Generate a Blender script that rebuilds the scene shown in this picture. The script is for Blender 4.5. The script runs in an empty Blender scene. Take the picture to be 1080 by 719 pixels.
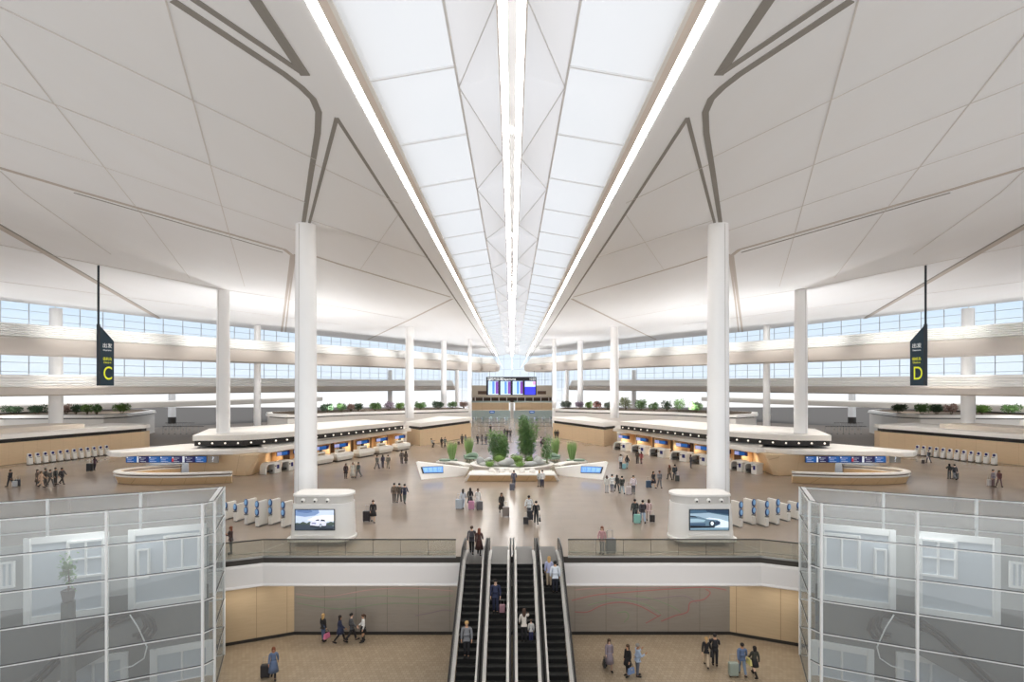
import bpy, bmesh, math, random
from mathutils import Vector, Matrix
R = random.Random(7)
SC = bpy.context.scene
COL = SC.collection
PI = math.pi
FPX, XC, YH, CH = 560.0, 540.0, 406.0, 10.0      # focal length in pixels of the 1080 frame, horizon, eye height
SIDE = 1                                          # -1 mirrors whatever is built about the hall axis

def FP(x, y, z=0.0):
    Y = FPX * (CH - z) / (y - YH)
    return ((x - XC) / FPX * Y, Y)

def AP(x, y, Y):
    return ((x - XC) / FPX * Y, CH - (y - YH) / FPX * Y)

def lin(c):
    c = c / 255.0
    return c / 12.92 if c <= 0.04045 else ((c + 0.055) / 1.055) ** 2.4

def rgb(r, g, b):
    return (lin(r), lin(g), lin(b), 1.0)

MATS = {}
def mat(name, col, rough=0.5, metal=0.0, emit=0.0, spec=0.5, noise=None, trans=0.0):
    if name in MATS: return MATS[name]
    m = bpy.data.materials.new(name); m.use_nodes = True
    nt = m.node_tree; b = nt.nodes['Principled BSDF']
    c = rgb(*col)
    b.inputs['Base Color'].default_value = c
    b.inputs['Roughness'].default_value = rough
    b.inputs['Metallic'].default_value = metal
    b.inputs['Specular IOR Level'].default_value = spec
    if emit:
        b.inputs['Emission Color'].default_value = c
        b.inputs['Emission Strength'].default_value = emit
    if noise:                                     # (scale xyz, darker colour, amount)
        tc = nt.nodes.new('ShaderNodeTexCoord'); mp = nt.nodes.new('ShaderNodeMapping')
        mp.inputs['Scale'].default_value = noise[0]
        n = nt.nodes.new('ShaderNodeTexNoise'); n.inputs['Scale'].default_value = 1.0; n.inputs['Detail'].default_value = 4
        mx = nt.nodes.new('ShaderNodeMixRGB'); mx.inputs[1].default_value = c; mx.inputs[2].default_value = rgb(*noise[1])
        mul = nt.nodes.new('ShaderNodeMath'); mul.operation = 'MULTIPLY'; mul.inputs[1].default_value = noise[2]
        nt.links.new(tc.outputs['Object'], mp.inputs[0]); nt.links.new(mp.outputs[0], n.inputs['Vector'])
        nt.links.new(n.outputs['Fac'], mul.inputs[0]); nt.links.new(mul.outputs[0], mx.inputs[0])
        nt.links.new(mx.outputs[0], b.inputs['Base Color'])
    MATS[name] = m
    return m

def glass(name, tint=(235, 240, 240), clear=0.8, veil=(220, 225, 225), rough=0.05, gloss=0.35, translucent=False, both=0.0):
    """thin architectural glass: clear share, the rest a milky veil and a mirror sheen"""
    if name in MATS: return MATS[name]
    m = bpy.data.materials.new(name); m.use_nodes = True
    nt = m.node_tree
    for n in list(nt.nodes): nt.nodes.remove(n)
    o = nt.nodes.new('ShaderNodeOutputMaterial')
    t = nt.nodes.new('ShaderNodeBsdfTransparent'); t.inputs[0].default_value = rgb(*tint)
    d = nt.nodes.new('ShaderNodeBsdfTranslucent' if translucent else 'ShaderNodeBsdfDiffuse'); d.inputs[0].default_value = rgb(*veil)
    g = nt.nodes.new('ShaderNodeBsdfGlossy'); g.inputs['Roughness'].default_value = rough
    g.inputs[0].default_value = (0.9, 0.9, 0.9, 1)
    a = nt.nodes.new('ShaderNodeMixShader'); a.inputs[0].default_value = gloss
    b = nt.nodes.new('ShaderNodeMixShader'); b.inputs[0].default_value = clear
    L = nt.links.new
    if both:
        d2 = nt.nodes.new('ShaderNodeBsdfTranslucent'); d2.inputs[0].default_value = rgb(*veil)
        q = nt.nodes.new('ShaderNodeMixShader'); q.inputs[0].default_value = both
        L(d.outputs[0], q.inputs[1]); L(d2.outputs[0], q.inputs[2]); d = q
    L(d.outputs[0], a.inputs[1]); L(g.outputs[0], a.inputs[2])
    L(a.outputs[0], b.inputs[1]); L(t.outputs[0], b.inputs[2]); L(b.outputs[0], o.inputs[0])
    MATS[name] = m
    return m

class MB:
    """collects shapes, becomes one mesh object"""
    def __init__(s): s.v = []; s.f = []; s.m = []; s.cm = 0
    def add(s, vs, fs):
        b = len(s.v); s.v += [tuple(v) for v in vs]
        s.f += [tuple(b + i for i in f) for f in fs]; s.m += [s.cm] * len(fs); return s
    def box(s, x0, y0, z0, x1, y1, z1):
        return s.prism([(x0, y0), (x1, y0), (x1, y1), (x0, y1)], z0, z1)
    def prism(s, p, z0, z1):
        n = len(p); v = [(x, y, z0) for x, y in p] + [(x, y, z1) for x, y in p]
        f = [tuple(range(n - 1, -1, -1)), tuple(range(n, 2 * n))] + [(i, (i + 1) % n, n + (i + 1) % n, n + i) for i in range(n)]
        return s.add(v, f)
    def taper(s, p0, z0, p1, z1):
        n = len(p0); v = [(x, y, z0) for x, y in p0] + [(x, y, z1) for x, y in p1]
        f = [tuple(range(n - 1, -1, -1)), tuple(range(n, 2 * n))] + [(i, (i + 1) % n, n + (i + 1) % n, n + i) for i in range(n)]
        return s.add(v, f)
    def bar(s, a, b, w, h):
        """box along a->b (3d, centre of its section), w wide level, h high"""
        a = Vector(a); b = Vector(b); d = (b - a).normalized()
        q = d.cross(Vector((0, 0, 1)))
        q = q.normalized() if q.length > 1e-6 else Vector((1, 0, 0))
        u = q.cross(d).normalized()
        v = [c + q * i * w / 2 + u * j * h / 2 for c in (a, b) for i, j in ((-1, -1), (1, -1), (1, 1), (-1, 1))]
        return s.add(v, [(3, 2, 1, 0), (4, 5, 6, 7)] + [(i, (i + 1) % 4, 4 + (i + 1) % 4, 4 + i) for i in range(4)])
    def tube(s, path, r, n=8):
        path = [Vector(p) for p in path]; rs = r if isinstance(r, (list, tuple)) else [r] * len(path)
        b0 = len(s.v); up = Vector((0, 0, 1)); vs = []; prev = None
        for i, p in enumerate(path):
            d = (path[min(i + 1, len(path) - 1)] - path[max(i - 1, 0)]).normalized()
            q = d.cross(up) if prev is None else (prev - d * prev.dot(d))
            if q.length < 1e-4: q = d.cross(Vector((1, 0, 0)))
            q.normalize(); prev = q; u = d.cross(q)
            vs += [p + (q * math.cos(2 * PI * k / n) + u * math.sin(2 * PI * k / n)) * rs[i] for k in range(n)]
        fs = [(i * n + k, i * n + (k + 1) % n, (i + 1) * n + (k + 1) % n, (i + 1) * n + k) for i in range(len(path) - 1) for k in range(n)]
        m = len(path) * n
        fs += [tuple(range(n - 1, -1, -1)), tuple(range(m - n, m))]
        return s.add(vs, fs)
    def lathe(s, prof, n=24, c=(0, 0, 0), sx=1, sy=1):
        vs = [(c[0] + r * math.cos(2 * PI * k / n) * sx, c[1] + r * math.sin(2 * PI * k / n) * sy, c[2] + z) for r, z in prof for k in range(n)]
        fs = [(i * n + k, i * n + (k + 1) % n, (i + 1) * n + (k + 1) % n, (i + 1) * n + k) for i in range(len(prof) - 1) for k in range(n)]
        m = len(prof) * n
        return s.add(vs, fs + [tuple(range(n - 1, -1, -1)), tuple(range(m - n, m))])
    def ell(s, c, r, n=12, m=8):
        r = (r, r, r) if not isinstance(r, (tuple, list)) else r
        pr = [(math.sin(PI * i / m), -math.cos(PI * i / m)) for i in range(m + 1)]
        vs = [(c[0] + a * r[0] * math.cos(2 * PI * k / n), c[1] + a * r[1] * math.sin(2 * PI * k / n), c[2] + z * r[2]) for a, z in pr[1:-1] for k in range(n)]
        fs = [(i * n + k, i * n + (k + 1) % n, (i + 1) * n + (k + 1) % n, (i + 1) * n + k) for i in range(m - 2) for k in range(n)]
        b = len(vs); vs += [(c[0], c[1], c[2] - r[2]), (c[0], c[1], c[2] + r[2])]
        fs += [(b, (k + 1) % n, k) for k in range(n)] + [(b + 1, (m - 2) * n + k, (m - 2) * n + (k + 1) % n) for k in range(n)]
        return s.add(vs, fs)
    def quad(s, a, b, c, d): return s.add([a, b, c, d], [(0, 1, 2, 3)])
    def sweep(s, path, prof, closed_prof=True):
        """path 2d; prof (offset to the path's right-hand side, z)"""
        P = [Vector(p) for p in path]; n = len(prof); vs = []
        for i, p in enumerate(P):
            a = (p - P[i - 1]).normalized() if i else None
            b = (P[i + 1] - p).normalized() if i < len(P) - 1 else None
            na = Vector((a.y, -a.x)) if a else None; nb = Vector((b.y, -b.x)) if b else None
            m = (na + nb) if (na and nb) else (na or nb)
            m = m.normalized()
            k = 1 / max(0.35, m.dot(na or nb))
            vs += [(p.x + m.x * o * k, p.y + m.y * o * k, z) for o, z in prof]
        q = n if closed_prof else n - 1
        fs = [(i * n + k, i * n + (k + 1) % n, (i + 1) * n + (k + 1) % n, (i + 1) * n + k) for i in range(len(P) - 1) for k in range(q)]
        if closed_prof: fs += [tuple(range(n - 1, -1, -1)), tuple(range((len(P) - 1) * n, len(P) * n))]
        return s.add(vs, fs)
    def xf(s, fn, start=0):
        s.v[start:] = [tuple(fn(*v)) for v in s.v[start:]]; return s

def root_loc(o):
    t = Vector((0, 0, 0))
    while o is not None: t += o.location; o = o.parent
    return t

def obj(name, mb, mats, parent=None, smooth=False, bevel=0.0, seg=2, loc=None):
    me = bpy.data.meshes.new(name)
    off = root_loc(parent) if parent is not None else Vector(loc or (0, 0, 0))
    vs = [Vector((SIDE * v[0], v[1], v[2])) for v in mb.v]
    if parent is None and loc is not None: off = Vector((SIDE * loc[0], loc[1], loc[2]))
    me.from_pydata([v - off for v in vs], [], mb.f)
    ms = mats if isinstance(mats, (list, tuple)) else [mats]
    for m in ms: me.materials.append(m)
    if len(ms) > 1: me.polygons.foreach_set('material_index', mb.m)
    bm = bmesh.new(); bm.from_mesh(me); bmesh.ops.recalc_face_normals(bm, faces=bm.faces); bm.to_mesh(me); bm.free()
    if smooth: me.polygons.foreach_set('use_smooth', [True] * len(me.polygons))
    o = bpy.data.objects.new(name, me); COL.objects.link(o)
    if parent is not None: o.parent = parent
    else: o.location = off
    if bevel:
        b = o.modifiers.new('edge', 'BEVEL'); b.width = bevel; b.segments = seg; b.limit_method = 'ANGLE'; b.angle_limit = math.radians(40)
    return o

def smooth_by_angle(o, deg=40):
    me = o.data
    me.polygons.foreach_set('use_smooth', [True] * len(me.polygons))
    try: me.set_sharp_from_angle(angle=math.radians(deg))
    except Exception: pass
    return o

def tag(o, label, cat, group=None, kind=None):
    o['label'] = label; o['category'] = cat
    if group: o['group'] = group
    if kind: o['kind'] = kind
    return o

def thing(name, label, cat, loc=(0, 0, 0), rz=0.0, group=None, kind=None):
    o = bpy.data.objects.new(name, None); COL.objects.link(o)
    o.location = (SIDE * loc[0], loc[1], loc[2]); o.rotation_euler = (0, 0, SIDE * rz); o.empty_display_size = 0.2
    return tag(o, label, cat, group, kind)

def struct(o):
    o['kind'] = 'structure'; return o

KIDS = {}
def copy_tree(src, loc, rz, label, group=None, scale=None):
    """a thing, its parts and sub-parts, sharing mesh data"""
    def rec(o, par):
        c = o.copy(); COL.objects.link(c)
        if par is not None: c.parent = par
        for k in KIDS_OF(o): rec(k, c)
        return c
    r = rec(src, None)
    r.location = (SIDE * loc[0], loc[1], loc[2]); r.rotation_euler = (0, 0, SIDE * rz)
    if scale: r.scale = scale if isinstance(scale, (tuple, list)) else (scale,) * 3
    r['label'] = label
    if group: r['group'] = group
    return r

def KIDS_OF(o):
    if o.name not in KIDS: KIDS[o.name] = list(o.children)
    return KIDS[o.name]

def side_name(): return 'C sign' if SIDE == 1 else 'D sign'

def lamp(name, kind, loc, energy, color=(1, 1, 1), **kw):
    d = bpy.data.lights.new(name, kind); d.energy = energy; d.color = color
    for k, v in kw.items(): setattr(d, k, v)
    o = bpy.data.objects.new(name, d); o.location = loc; COL.objects.link(o); return o

# ---------------------------------------------------------------- materials
M_ceil = mat('ceiling_white', (237, 239, 242), 0.55, noise=((0.6, 0.05, 1), (230, 228, 226), 0.5))
M_seam = mat('ceiling_seam', (212, 208, 204), 0.7)
M_groove = mat('ceiling_groove', (142, 138, 132), 0.7)
M_grooveb = mat('ceiling_channel', (190, 180, 172), 0.6)
M_white = mat('white_panel', (242, 239, 234), 0.4)
M_col = mat('column_white', (251, 250, 249), 0.35)
M_cream = mat('cream_panel', (243, 237, 228), 0.4)
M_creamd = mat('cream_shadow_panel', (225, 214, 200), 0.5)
M_black = mat('black_trim', (38, 34, 30), 0.5)
M_dark = mat('dark_metal', (62, 58, 54), 0.4, 0.3)
M_steel = mat('brushed_steel', (190, 190, 188), 0.3, 0.9)
M_beige = mat('beige_trim', (232, 220, 210), 0.5)
M_lamp = mat('lamp_strip', (255, 252, 246), 0.5, emit=10.0)
M_lamp2 = mat('lamp_strip_centre', (255, 253, 250), 0.5, emit=10.0)

# ---------------------------------------------------------------- surfaces with tiles
def tile_mat(name, c1, c2, cm, size, rough, rowoff=0.5, mortar=0.01, rot=0.0, spec=0.5, ratio=2.0):
    m = bpy.data.materials.new(name); m.use_nodes = True
    nt = m.node_tree; b = nt.nodes['Principled BSDF']; L = nt.links.new
    tc = nt.nodes.new('ShaderNodeTexCoord'); mp = nt.nodes.new('ShaderNodeMapping')
    mp.inputs['Scale'].default_value = (1 / size,) * 3; mp.inputs['Rotation'].default_value = (0, 0, rot)
    br = nt.nodes.new('ShaderNodeTexBrick'); br.offset = rowoff
    br.inputs['Color1'].default_value = rgb(*c1); br.inputs['Color2'].default_value = rgb(*c2); br.inputs['Mortar'].default_value = rgb(*cm)
    br.inputs['Scale'].default_value = 1.0; br.inputs['Mortar Size'].default_value = mortar
    br.inputs['Brick Width'].default_value = ratio; br.inputs['Row Height'].default_value = 1.0
    n = nt.nodes.new('ShaderNodeTexNoise'); n.inputs['Scale'].default_value = 0.35; n.inputs['Detail'].default_value = 5
    mx = nt.nodes.new('ShaderNodeMixRGB'); mx.blend_type = 'MULTIPLY'; mx.inputs[0].default_value = 0.22
    L(tc.outputs['Object'], mp.inputs[0]); L(mp.outputs[0], br.inputs['Vector']); L(tc.outputs['Object'], n.inputs['Vector'])
    L(br.outputs['Color'], mx.inputs[1]); L(n.outputs['Fac'], mx.inputs[2]); L(mx.outputs[0], b.inputs['Base Color'])
    b.inputs['Roughness'].default_value = rough; b.inputs['Specular IOR Level'].default_value = spec
    MATS[name] = m
    return m
M_floor = tile_mat('hall_floor_stone', (170, 154, 138), (167, 151, 135), (157, 142, 127), 1.2, 0.18, mortar=0.006, spec=0.4)
M_lower = tile_mat('lower_floor_tile', (176, 158, 134), (162, 144, 120), (140, 122, 100), 0.22, 0.28, mortar=0.05, ratio=1.0)
M_wood = tile_mat('beech_panel', (232, 204, 166), (228, 199, 160), (206, 176, 138), 0.6, 0.45, rowoff=0.0, mortar=0.012, ratio=2.0)
def panel_mat(name, col, seam, w, h, rough=0.45, metal=0.0, axis=(1, 0)):
    """upright panels: seams by distance along a level axis and by height"""
    m = bpy.data.materials.new(name); m.use_nodes = True
    nt = m.node_tree; b = nt.nodes['Principled BSDF']; L = nt.links.new
    tc = nt.nodes.new('ShaderNodeTexCoord'); sp = nt.nodes.new('ShaderNodeSeparateXYZ'); L(tc.outputs['Object'], sp.inputs[0])
    def mth(op, a, v=None, c=None):
        k = nt.nodes.new('ShaderNodeMath'); k.operation = op
        for i, q in enumerate((a, v, c)):
            if q is None: continue
            if isinstance(q, (int, float)): k.inputs[i].default_value = q
            else: L(q, k.inputs[i])
        return k.outputs[0]
    u = mth('ADD', mth('MULTIPLY', sp.outputs[0], axis[0]), mth('MULTIPLY', sp.outputs[1], axis[1]))
    fu = mth('FRACT', mth('DIVIDE', u, w)); fz = mth('FRACT', mth('DIVIDE', sp.outputs[2], h))
    hit = mth('MAXIMUM', mth('LESS_THAN', fu, 0.02 / w), mth('LESS_THAN', fz, 0.02 / h))
    n = nt.nodes.new('ShaderNodeTexNoise'); n.inputs['Scale'].default_value = 1.3; n.inputs['Detail'].default_value = 6
    mp = nt.nodes.new('ShaderNodeMapping'); mp.inputs['Scale'].default_value = (1, 1, 9); L(tc.outputs['Object'], mp.inputs[0]); L(mp.outputs[0], n.inputs['Vector'])
    mx0 = nt.nodes.new('ShaderNodeMixRGB'); mx0.inputs[1].default_value = rgb(*col); mx0.inputs[2].default_value = rgb(*[max(0, c - 16) for c in col]); L(n.outputs['Fac'], mx0.inputs[0])
    mx = nt.nodes.new('ShaderNodeMixRGB'); L(hit, mx.inputs[0]); L(mx0.outputs[0], mx.inputs[1]); mx.inputs[2].default_value = rgb(*seam)
    L(mx.outputs[0], b.inputs['Base Color']); b.inputs['Roughness'].default_value = rough; b.inputs['Metallic'].default_value = metal
    MATS[name] = m
    return m
M_woodw = panel_mat('beech_wall', (234, 206, 168), (204, 174, 136), 1.5, 3.0, axis=(0.5, 0.87))
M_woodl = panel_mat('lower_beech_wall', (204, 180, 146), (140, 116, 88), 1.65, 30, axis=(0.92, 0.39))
M_mural = panel_mat('grey_metal_wall', (160, 152, 142), (100, 94, 88), 1.88, 30, 0.3, 0.25)
M_glassw = glass('facade_glass', (250, 252, 255), 0.9, (225, 235, 245), 0.02, 0.5)
M_fold = glass('folded_plate_white', (255, 255, 255), 0.06, (244, 244, 246), 0.3, 0.0, both=0.72)
M_sky = glass('skylight_glass', (255, 255, 255), 0.16, (236, 238, 240), 0.1, 0.05, translucent=True)

# ---------------------------------------------------------------- floors and slab edge
EDGE = [(0, 31.0), (-14.5, 31.0), (-16.4, 30.2), (-44, 20.0)]
for SIDE in (1, -1):
    m = MB(); nm = 'left' if SIDE == 1 else 'right'
    pts = EDGE + [(-150, 20.0), (-150, 96), (-92, 118), (-60, 150), (-24, 204), (0, 204)]
    m.prism(pts[::-1], -0.36, 0)
    struct(obj('floor_' + nm, m, M_floor))
    m = MB(); m.sweep(EDGE[::-1], [(0.0, -0.36), (0.02, -0.36), (0.02, -0.015), (0.0, -0.015)])
    struct(obj('trim_slab_edge_' + nm, m, mat('slab_edge_dark', (74, 68, 62), 0.5)))
    m = MB(); m.sweep(EDGE[::-1], [(-0.35, -0.36), (0.10, -0.36), (0.14, -0.5), (0.16, -1.5), (0.22, -1.62), (0.16, -1.68), (-0.9, -1.68), (-0.9, -0.9), (-0.35, -0.7)])
    struct(obj('fascia_' + nm, m, mat('fascia_white', (250, 245, 241), 0.45)))
    m = MB(); m.prism([(-150, 84), (-61, 86.5), (-45.5, 92), (-30, 150), (-27, 204), (-60, 150), (-92, 118), (-150, 96)][::-1], 0.0, 0.001)
    struct(obj('floor_outer_' + nm, m, mat('outer_floor_matt', (138, 128, 118), 0.6, spec=0.2)))
    # the lower wall under the slab: grey metal in the middle, beech at the sides
    m = MB(); m.box(-13.1, 31.94, -5, 0, 32.2, -1.68)
    struct(obj('wall_lower_' + nm, m, M_mural))
    m = MB(); m.sweep([(-44, 19.5), (-16.5, 30.5), (-13.1, 31.94)], [(0, -5), (0, -1.68), (-0.25, -1.68), (-0.25, -5)])
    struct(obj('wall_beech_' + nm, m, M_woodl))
    m = MB(); m.sweep([(-44, 19.5), (-16.5, 30.5), (-13.1, 31.94), (0, 31.94)], [(0.03, -5), (0.03, -4.82), (0, -4.82), (0, -5)])
    struct(obj('baseboard_' + nm, m, M_black))
SIDE = 1
m = MB(); m.box(-44, 6, -5.3, 44, 34, -5.0)
struct(obj('floor_lower', m, M_lower))

for SIDE in (1, -1):
    m = MB(); m.prism([(-150, 96), (-92, 118), (-60, 150), (-24, 204), (-24, 240), (-260, 240), (-260, 60), (-150, 60)], -0.3, -0.02)
    struct(obj('ground_outside_' + ('left' if SIDE == 1 else 'right'), m, mat('asphalt', (96, 92, 88), 0.8)))
SIDE = 1
# ---------------------------------------------------------------- roof
ZC = 21.0
EAVE = [(-66.5, 69), (-57.8, 88), (-49.5, 106), (-40, 124), (-31, 141), (-18.5, 171), (-9, 200)]
EAVE_N = [(-84, 30)] + EAVE
OUT = [(x * 1.06, y * 1.06) for x, y in EAVE_N]
def roofline(pts, w, material, name, drop=0.02):
    """a thin joint strip lying on the ceiling along pixel points of the frame"""
    P = [((x - XC) / FPX * (FPX * (ZC - CH) / (YH - y)), FPX * (ZC - CH) / (YH - y)) for x, y in pts]
    m = MB(); m.sweep(P, [(-w / 2, ZC - drop), (w / 2, ZC - drop), (w / 2, ZC + 0.01), (-w / 2, ZC + 0.01)])
    return struct(obj(name, m, material))
tn = 0
for SIDE in (1, -1):
    nm = 'left' if SIDE == 1 else 'right'
    m = MB()
    m.prism([(-5.9, 8), (-5.9, 203)] + EAVE[::-1] + [(-84, 30), (-84, 8)], ZC, ZC + 0.5)
    struct(obj('ceiling_' + nm, m, M_ceil))
    m = MB()
    n = len(EAVE_N)
    m.add([(x, y, ZC) for x, y in EAVE_N] + [(x, y, ZC + 0.72) for x, y in OUT] + [(x, y, ZC + 0.3) for x, y in EAVE_N] + [(x, y, ZC + 1.0) for x, y in OUT],
          [(i, i + 1, n + i + 1, n + i) for i in range(n - 1)] + [(2 * n + i, 3 * n + i, 3 * n + i + 1, 2 * n + i + 1) for i in range(n - 1)])
    struct(obj('ceiling_eave_' + nm, m, M_ceil))
    # skylight rail: lamp strip, beige cheek, white kerb
    m = MB(); m.box(-5.9, 10, 20.98, -5.56, 200, 21.2); struct(obj('trim_lamp_strip_' + nm, m, M_lamp))
    m = MB(); m.box(-5.56, 10, 20.95, -5.26, 203, 21.35); struct(obj('trim_cheek_' + nm, m, M_beige))
    m = MB(); m.box(-5.26, 10, 20.93, -5.12, 203, 21.4); struct(obj('trim_kerb_' + nm, m, M_white))
    lines = [
        ([(182, 0), (300, 78), (318, 92), (330, 104), (336, 118), (335, 140), (328, 182), (320, 236)], 0.26, M_groove),
        ([(203, -2), (318, 76)], 0.22, M_groove), ([(268, -2), (322, 79)], 0.34, M_groove),
        ([(355, 124), (326, 236)], 0.17, M_groove), ([(355, 124), (430, 240), (482, 318), (522, 378)], 0.16, M_groove),
        ([(-20, 171), (78, 200), (300, 263), (308, 269), (302, 313), (297, 350)], 0.30, M_grooveb),
        ([(78, 203), (298, 266)], 0.08, M_groove),
        ([(311, 268), (305, 313), (301, 350)], 0.2, M_grooveb),
        ([(326, 268), (360, 279), (475, 313)], 0.22, M_grooveb),
        ([(477, 315), (432, 337), (388, 358)], 0.35, M_grooveb),
        ([(-20, 228), (50, 268), (168, 336)], 0.5, M_grooveb), ([(-20, 225), (50, 265.5), (168, 334.5)], 0.12, M_groove),
        ([(-20, -3), (333, 168)], 0.028, M_seam), ([(-20, 79), (322, 213)], 0.028, M_seam), ([(-20, 133), (318, 245)], 0.02, M_seam),
        ([(330, 172), (420, 214)], 0.028, M_seam), ([(328, 232), (452, 272)], 0.028, M_seam),
        ([(-20, 254), (235, 305), (360, 324), (432, 337)], 0.07, M_seam), ([(-20, 294), (235, 326), (360, 342)], 0.05, M_seam),
        ([(-20, 8), (0, 37), (145, 220), (200, 293)], 0.035, M_seam), ([(174, -3), (240, 240), (258, 302)], 0.045, M_seam),
        ([(0, 180), (25, 203), (117, 268)], 0.028, M_seam), ([(420, 226), (380, 284)], 0.028, M_seam),
    ]
    for pts, w, mm in lines:
        tn += 1
        roofline(pts, w, mm, 'trim_%d' % tn, 0.02 + 0.004 * (tn % 5))
    # skylight: glass slopes, then folded white plates up to the twin lamp beam
    zi, xi, xb = 21.53, -2.05, -0.42
    ys = [14.0 + 5.15 * k for k in range(37)]
    for k in range(36):
        a, b = ys[k], ys[k + 1]
        sag = 0.0
        m = MB(); m.add([(-5.14, a, 21.0 + 0.0), (xi, a, zi), (xi, b, zi), (-5.14, b, 21.0)], [(0, 1, 2, 3)])
        tn += 1
        struct(obj('window_%d' % tn, m, M_sky))
    m = MB()
    for y in ys:
        m.bar((-5.14, y, 20.97), (xi, y, zi - 0.03), 0.05, 0.08)
    m.bar((xi, 14, zi - 0.02), (xi, 200, zi - 0.02), 0.08, 0.1)
    tn += 1
    struct(obj('trim_%d' % tn, m, mat('skylight_bar', (236, 236, 236), 0.5)))
    m = MB(); y = 9.8; k = 0
    P = []
    while y < 200:
        P.append((y, k)); y += 5.35; k += 1
    for (y0, k0), (y1, k1) in zip(P[:-1], P[1:]):
        # even k: the ridge at the beam dips, odd k: the ridge at the rim dips
        za0, zb0 = (zi, zi - 0.45) if k0 % 2 == 1 else (zi - 0.02, zi + 0.5)
        za1, zb1 = (zi, zi - 0.45) if k1 % 2 == 1 else (zi - 0.02, zi + 0.5)
        A0, B0, A1, B1 = (xi, y0, za0), (xb, y0, zb0), (xi, y1, za1), (xb, y1, zb1)
        if k0 % 2 == 1: m.add([A0, B0, A1, B1], [(0, 1, 2), (1, 3, 2)])
        else: m.add([A0, B0, A1, B1], [(0, 1, 3), (0, 3, 2)])
    tn += 1
    struct(obj('trim_%d' % tn, m, M_fold))
    m = MB()
    for (y0, k0), (y1, k1) in zip(P[:-1], P[1:]):
        if k0 % 2 == 1: a, b = (xb, y0, zi - 0.47), (xi, y1, zi - 0.03)
        else: a, b = (xi, y0, zi - 0.03), (xb, y1, zi - 0.47)
        m.bar(a, b, 0.032, 0.03)
    tn += 1
    struct(obj('trim_%d' % tn, m, mat('fold_joint', (226, 226, 226), 0.6)))
    m = MB(); m.box(-0.40, 10, 20.97, -0.15, 202, 21.0); struct(obj('trim_twin_lamp_' + nm, m, M_lamp2))
    m = MB(); m.box(-0.46, 10, 20.94, -0.40, 202, 22.2); m.box(-0.40, 10, 21.0, -0.14, 202, 21.1); struct(obj('trim_lamp_housing_' + nm, m, M_white))
SIDE = 1
m = MB(); m.box(-0.14, 10, 21.05, 0.14, 202, 21.9)
struct(obj('trim_beam_slot', m, mat('beam_slot_grey', (200, 200, 202), 0.5)))
m = MB()
for k in range(12):
    for j in range(3):
        m.ell((0, 22.8 + 16 * k + 0.22 * j * (1 + k * .3), 21.04), (0.05, 0.05, 0.03), 8, 6)
struct(obj('trim_beam_spots', m, M_lamp))

# ---------------------------------------------------------------- glass walls
GL = OUT
for SIDE in (1, -1):
    nm = 'left' if SIDE == 1 else 'right'
    for i in range(len(GL) - 1):
        tn += 1
        (x0, y0), (x1, y1) = GL[i], GL[i + 1]
        m = MB(); m.add([(x0, y0, 8.9), (x1, y1, 8.9), (x1, y1, ZC + 0.72), (x0, y0, ZC + 0.72)], [(0, 1, 2, 3)])
        w = struct(obj('window_%d' % tn, m, M_glassw, loc=(x0, y0, 0)))
        m = MB(); L = math.hypot(x1 - x0, y1 - y0); n = max(2, round(L / 3.3))
        for k in range(n):
            t = k / n; m.bar((x0 + (x1 - x0) * t, y0 + (y1 - y0) * t, 8.9), (x0 + (x1 - x0) * t, y0 + (y1 - y0) * t, ZC + 0.7), 0.1, 0.1)
        for z in (11.9, 13.2, 19.4, 20.6):
            m.bar((x0, y0, z), (x1, y1, z), 0.06, 0.07)
        obj('window_frame', m, mat('mullion_grey', (196, 202, 206), 0.5), w)
    # unseen slab added behind the parapets to shade the far ground
    m = MB(); pts = [(x * 1.03, y * 1.03) for x, y in EAVE_N[1:-1]]
    m.prism(pts + [(-30, 180), (-62, 128), (-82, 84), (-86, 60)], 8.55, 8.9)
    struct(obj('floor_gallery_' + nm, m, M_white))
SIDE = 1
tn += 1
m = MB(); m.add([(-20, 204, 0), (20, 204, 0), (20, 204, 22), (-20, 204, 22)], [(0, 1, 2, 3)])
w = struct(obj('window_%d' % tn, m, M_glassw, loc=(0, 204, 0)))
m = MB()
for k in range(-6, 7): m.bar((k * 3.2, 204, 0), (k * 3.2, 204, 22), 0.1, 0.1)
for z in (4, 8, 12, 16, 20): m.bar((-20, 204, z), (20, 204, z), 0.08, 0.08)
obj('window_frame', m, MATS['mullion_grey'], w)

# ---------------------------------------------------------------- ribbon galleries
M_soffit_shade = mat('gallery_shade_tone', (186, 177, 168), 0.5)  # shade on the gallery undersides is put into this darker colour
M_louvre = mat('louvre_white', (250, 249, 246), 0.45)
def px_path(pts, z): return [FP(x, y, z) for x, y in pts]
def fillet_path(P, n=4):
    """Catmull-Rom through 2d points"""
    out = []
    Q = [P[0]] + P + [P[-1]]
    for i in range(1, len(Q) - 2):
        p0, p1, p2, p3 = [Vector(q) for q in Q[i - 1:i + 3]]
        for k in range(n):
            t = k / n
            out.append(tuple(0.5 * ((2 * p1) + (p2 - p0) * t + (2 * p0 - 5 * p1 + 4 * p2 - p3) * t * t + (3 * p1 - p0 - 3 * p2 + p3) * t ** 3)))
    return out + [P[-1]]
pathA = [(-74, 46)] + px_path([(0, 372), (120, 376.5), (240, 381), (360, 385), (430, 387.6), (480, 389.6), (512, 391.2)], 14.0)
pathA = fillet_path(pathA, 5)
xe, ye = pathA[-1]
nose = [(xe + 2.6, ye + 3.2), (xe + 3.9, ye + 6.5), (xe + 3.6, ye + 10), (xe + 1.5, ye + 13), (xe - 2.5, ye + 15)]
pathA += nose
pathB = fillet_path([(-80, 44), (-68.2, 66), (-66, 69.5), (-59, 85), (-52.5, 100), (-41, 118), (-31.5, 134), (-22, 150), (-17, 160)], 4)
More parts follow.
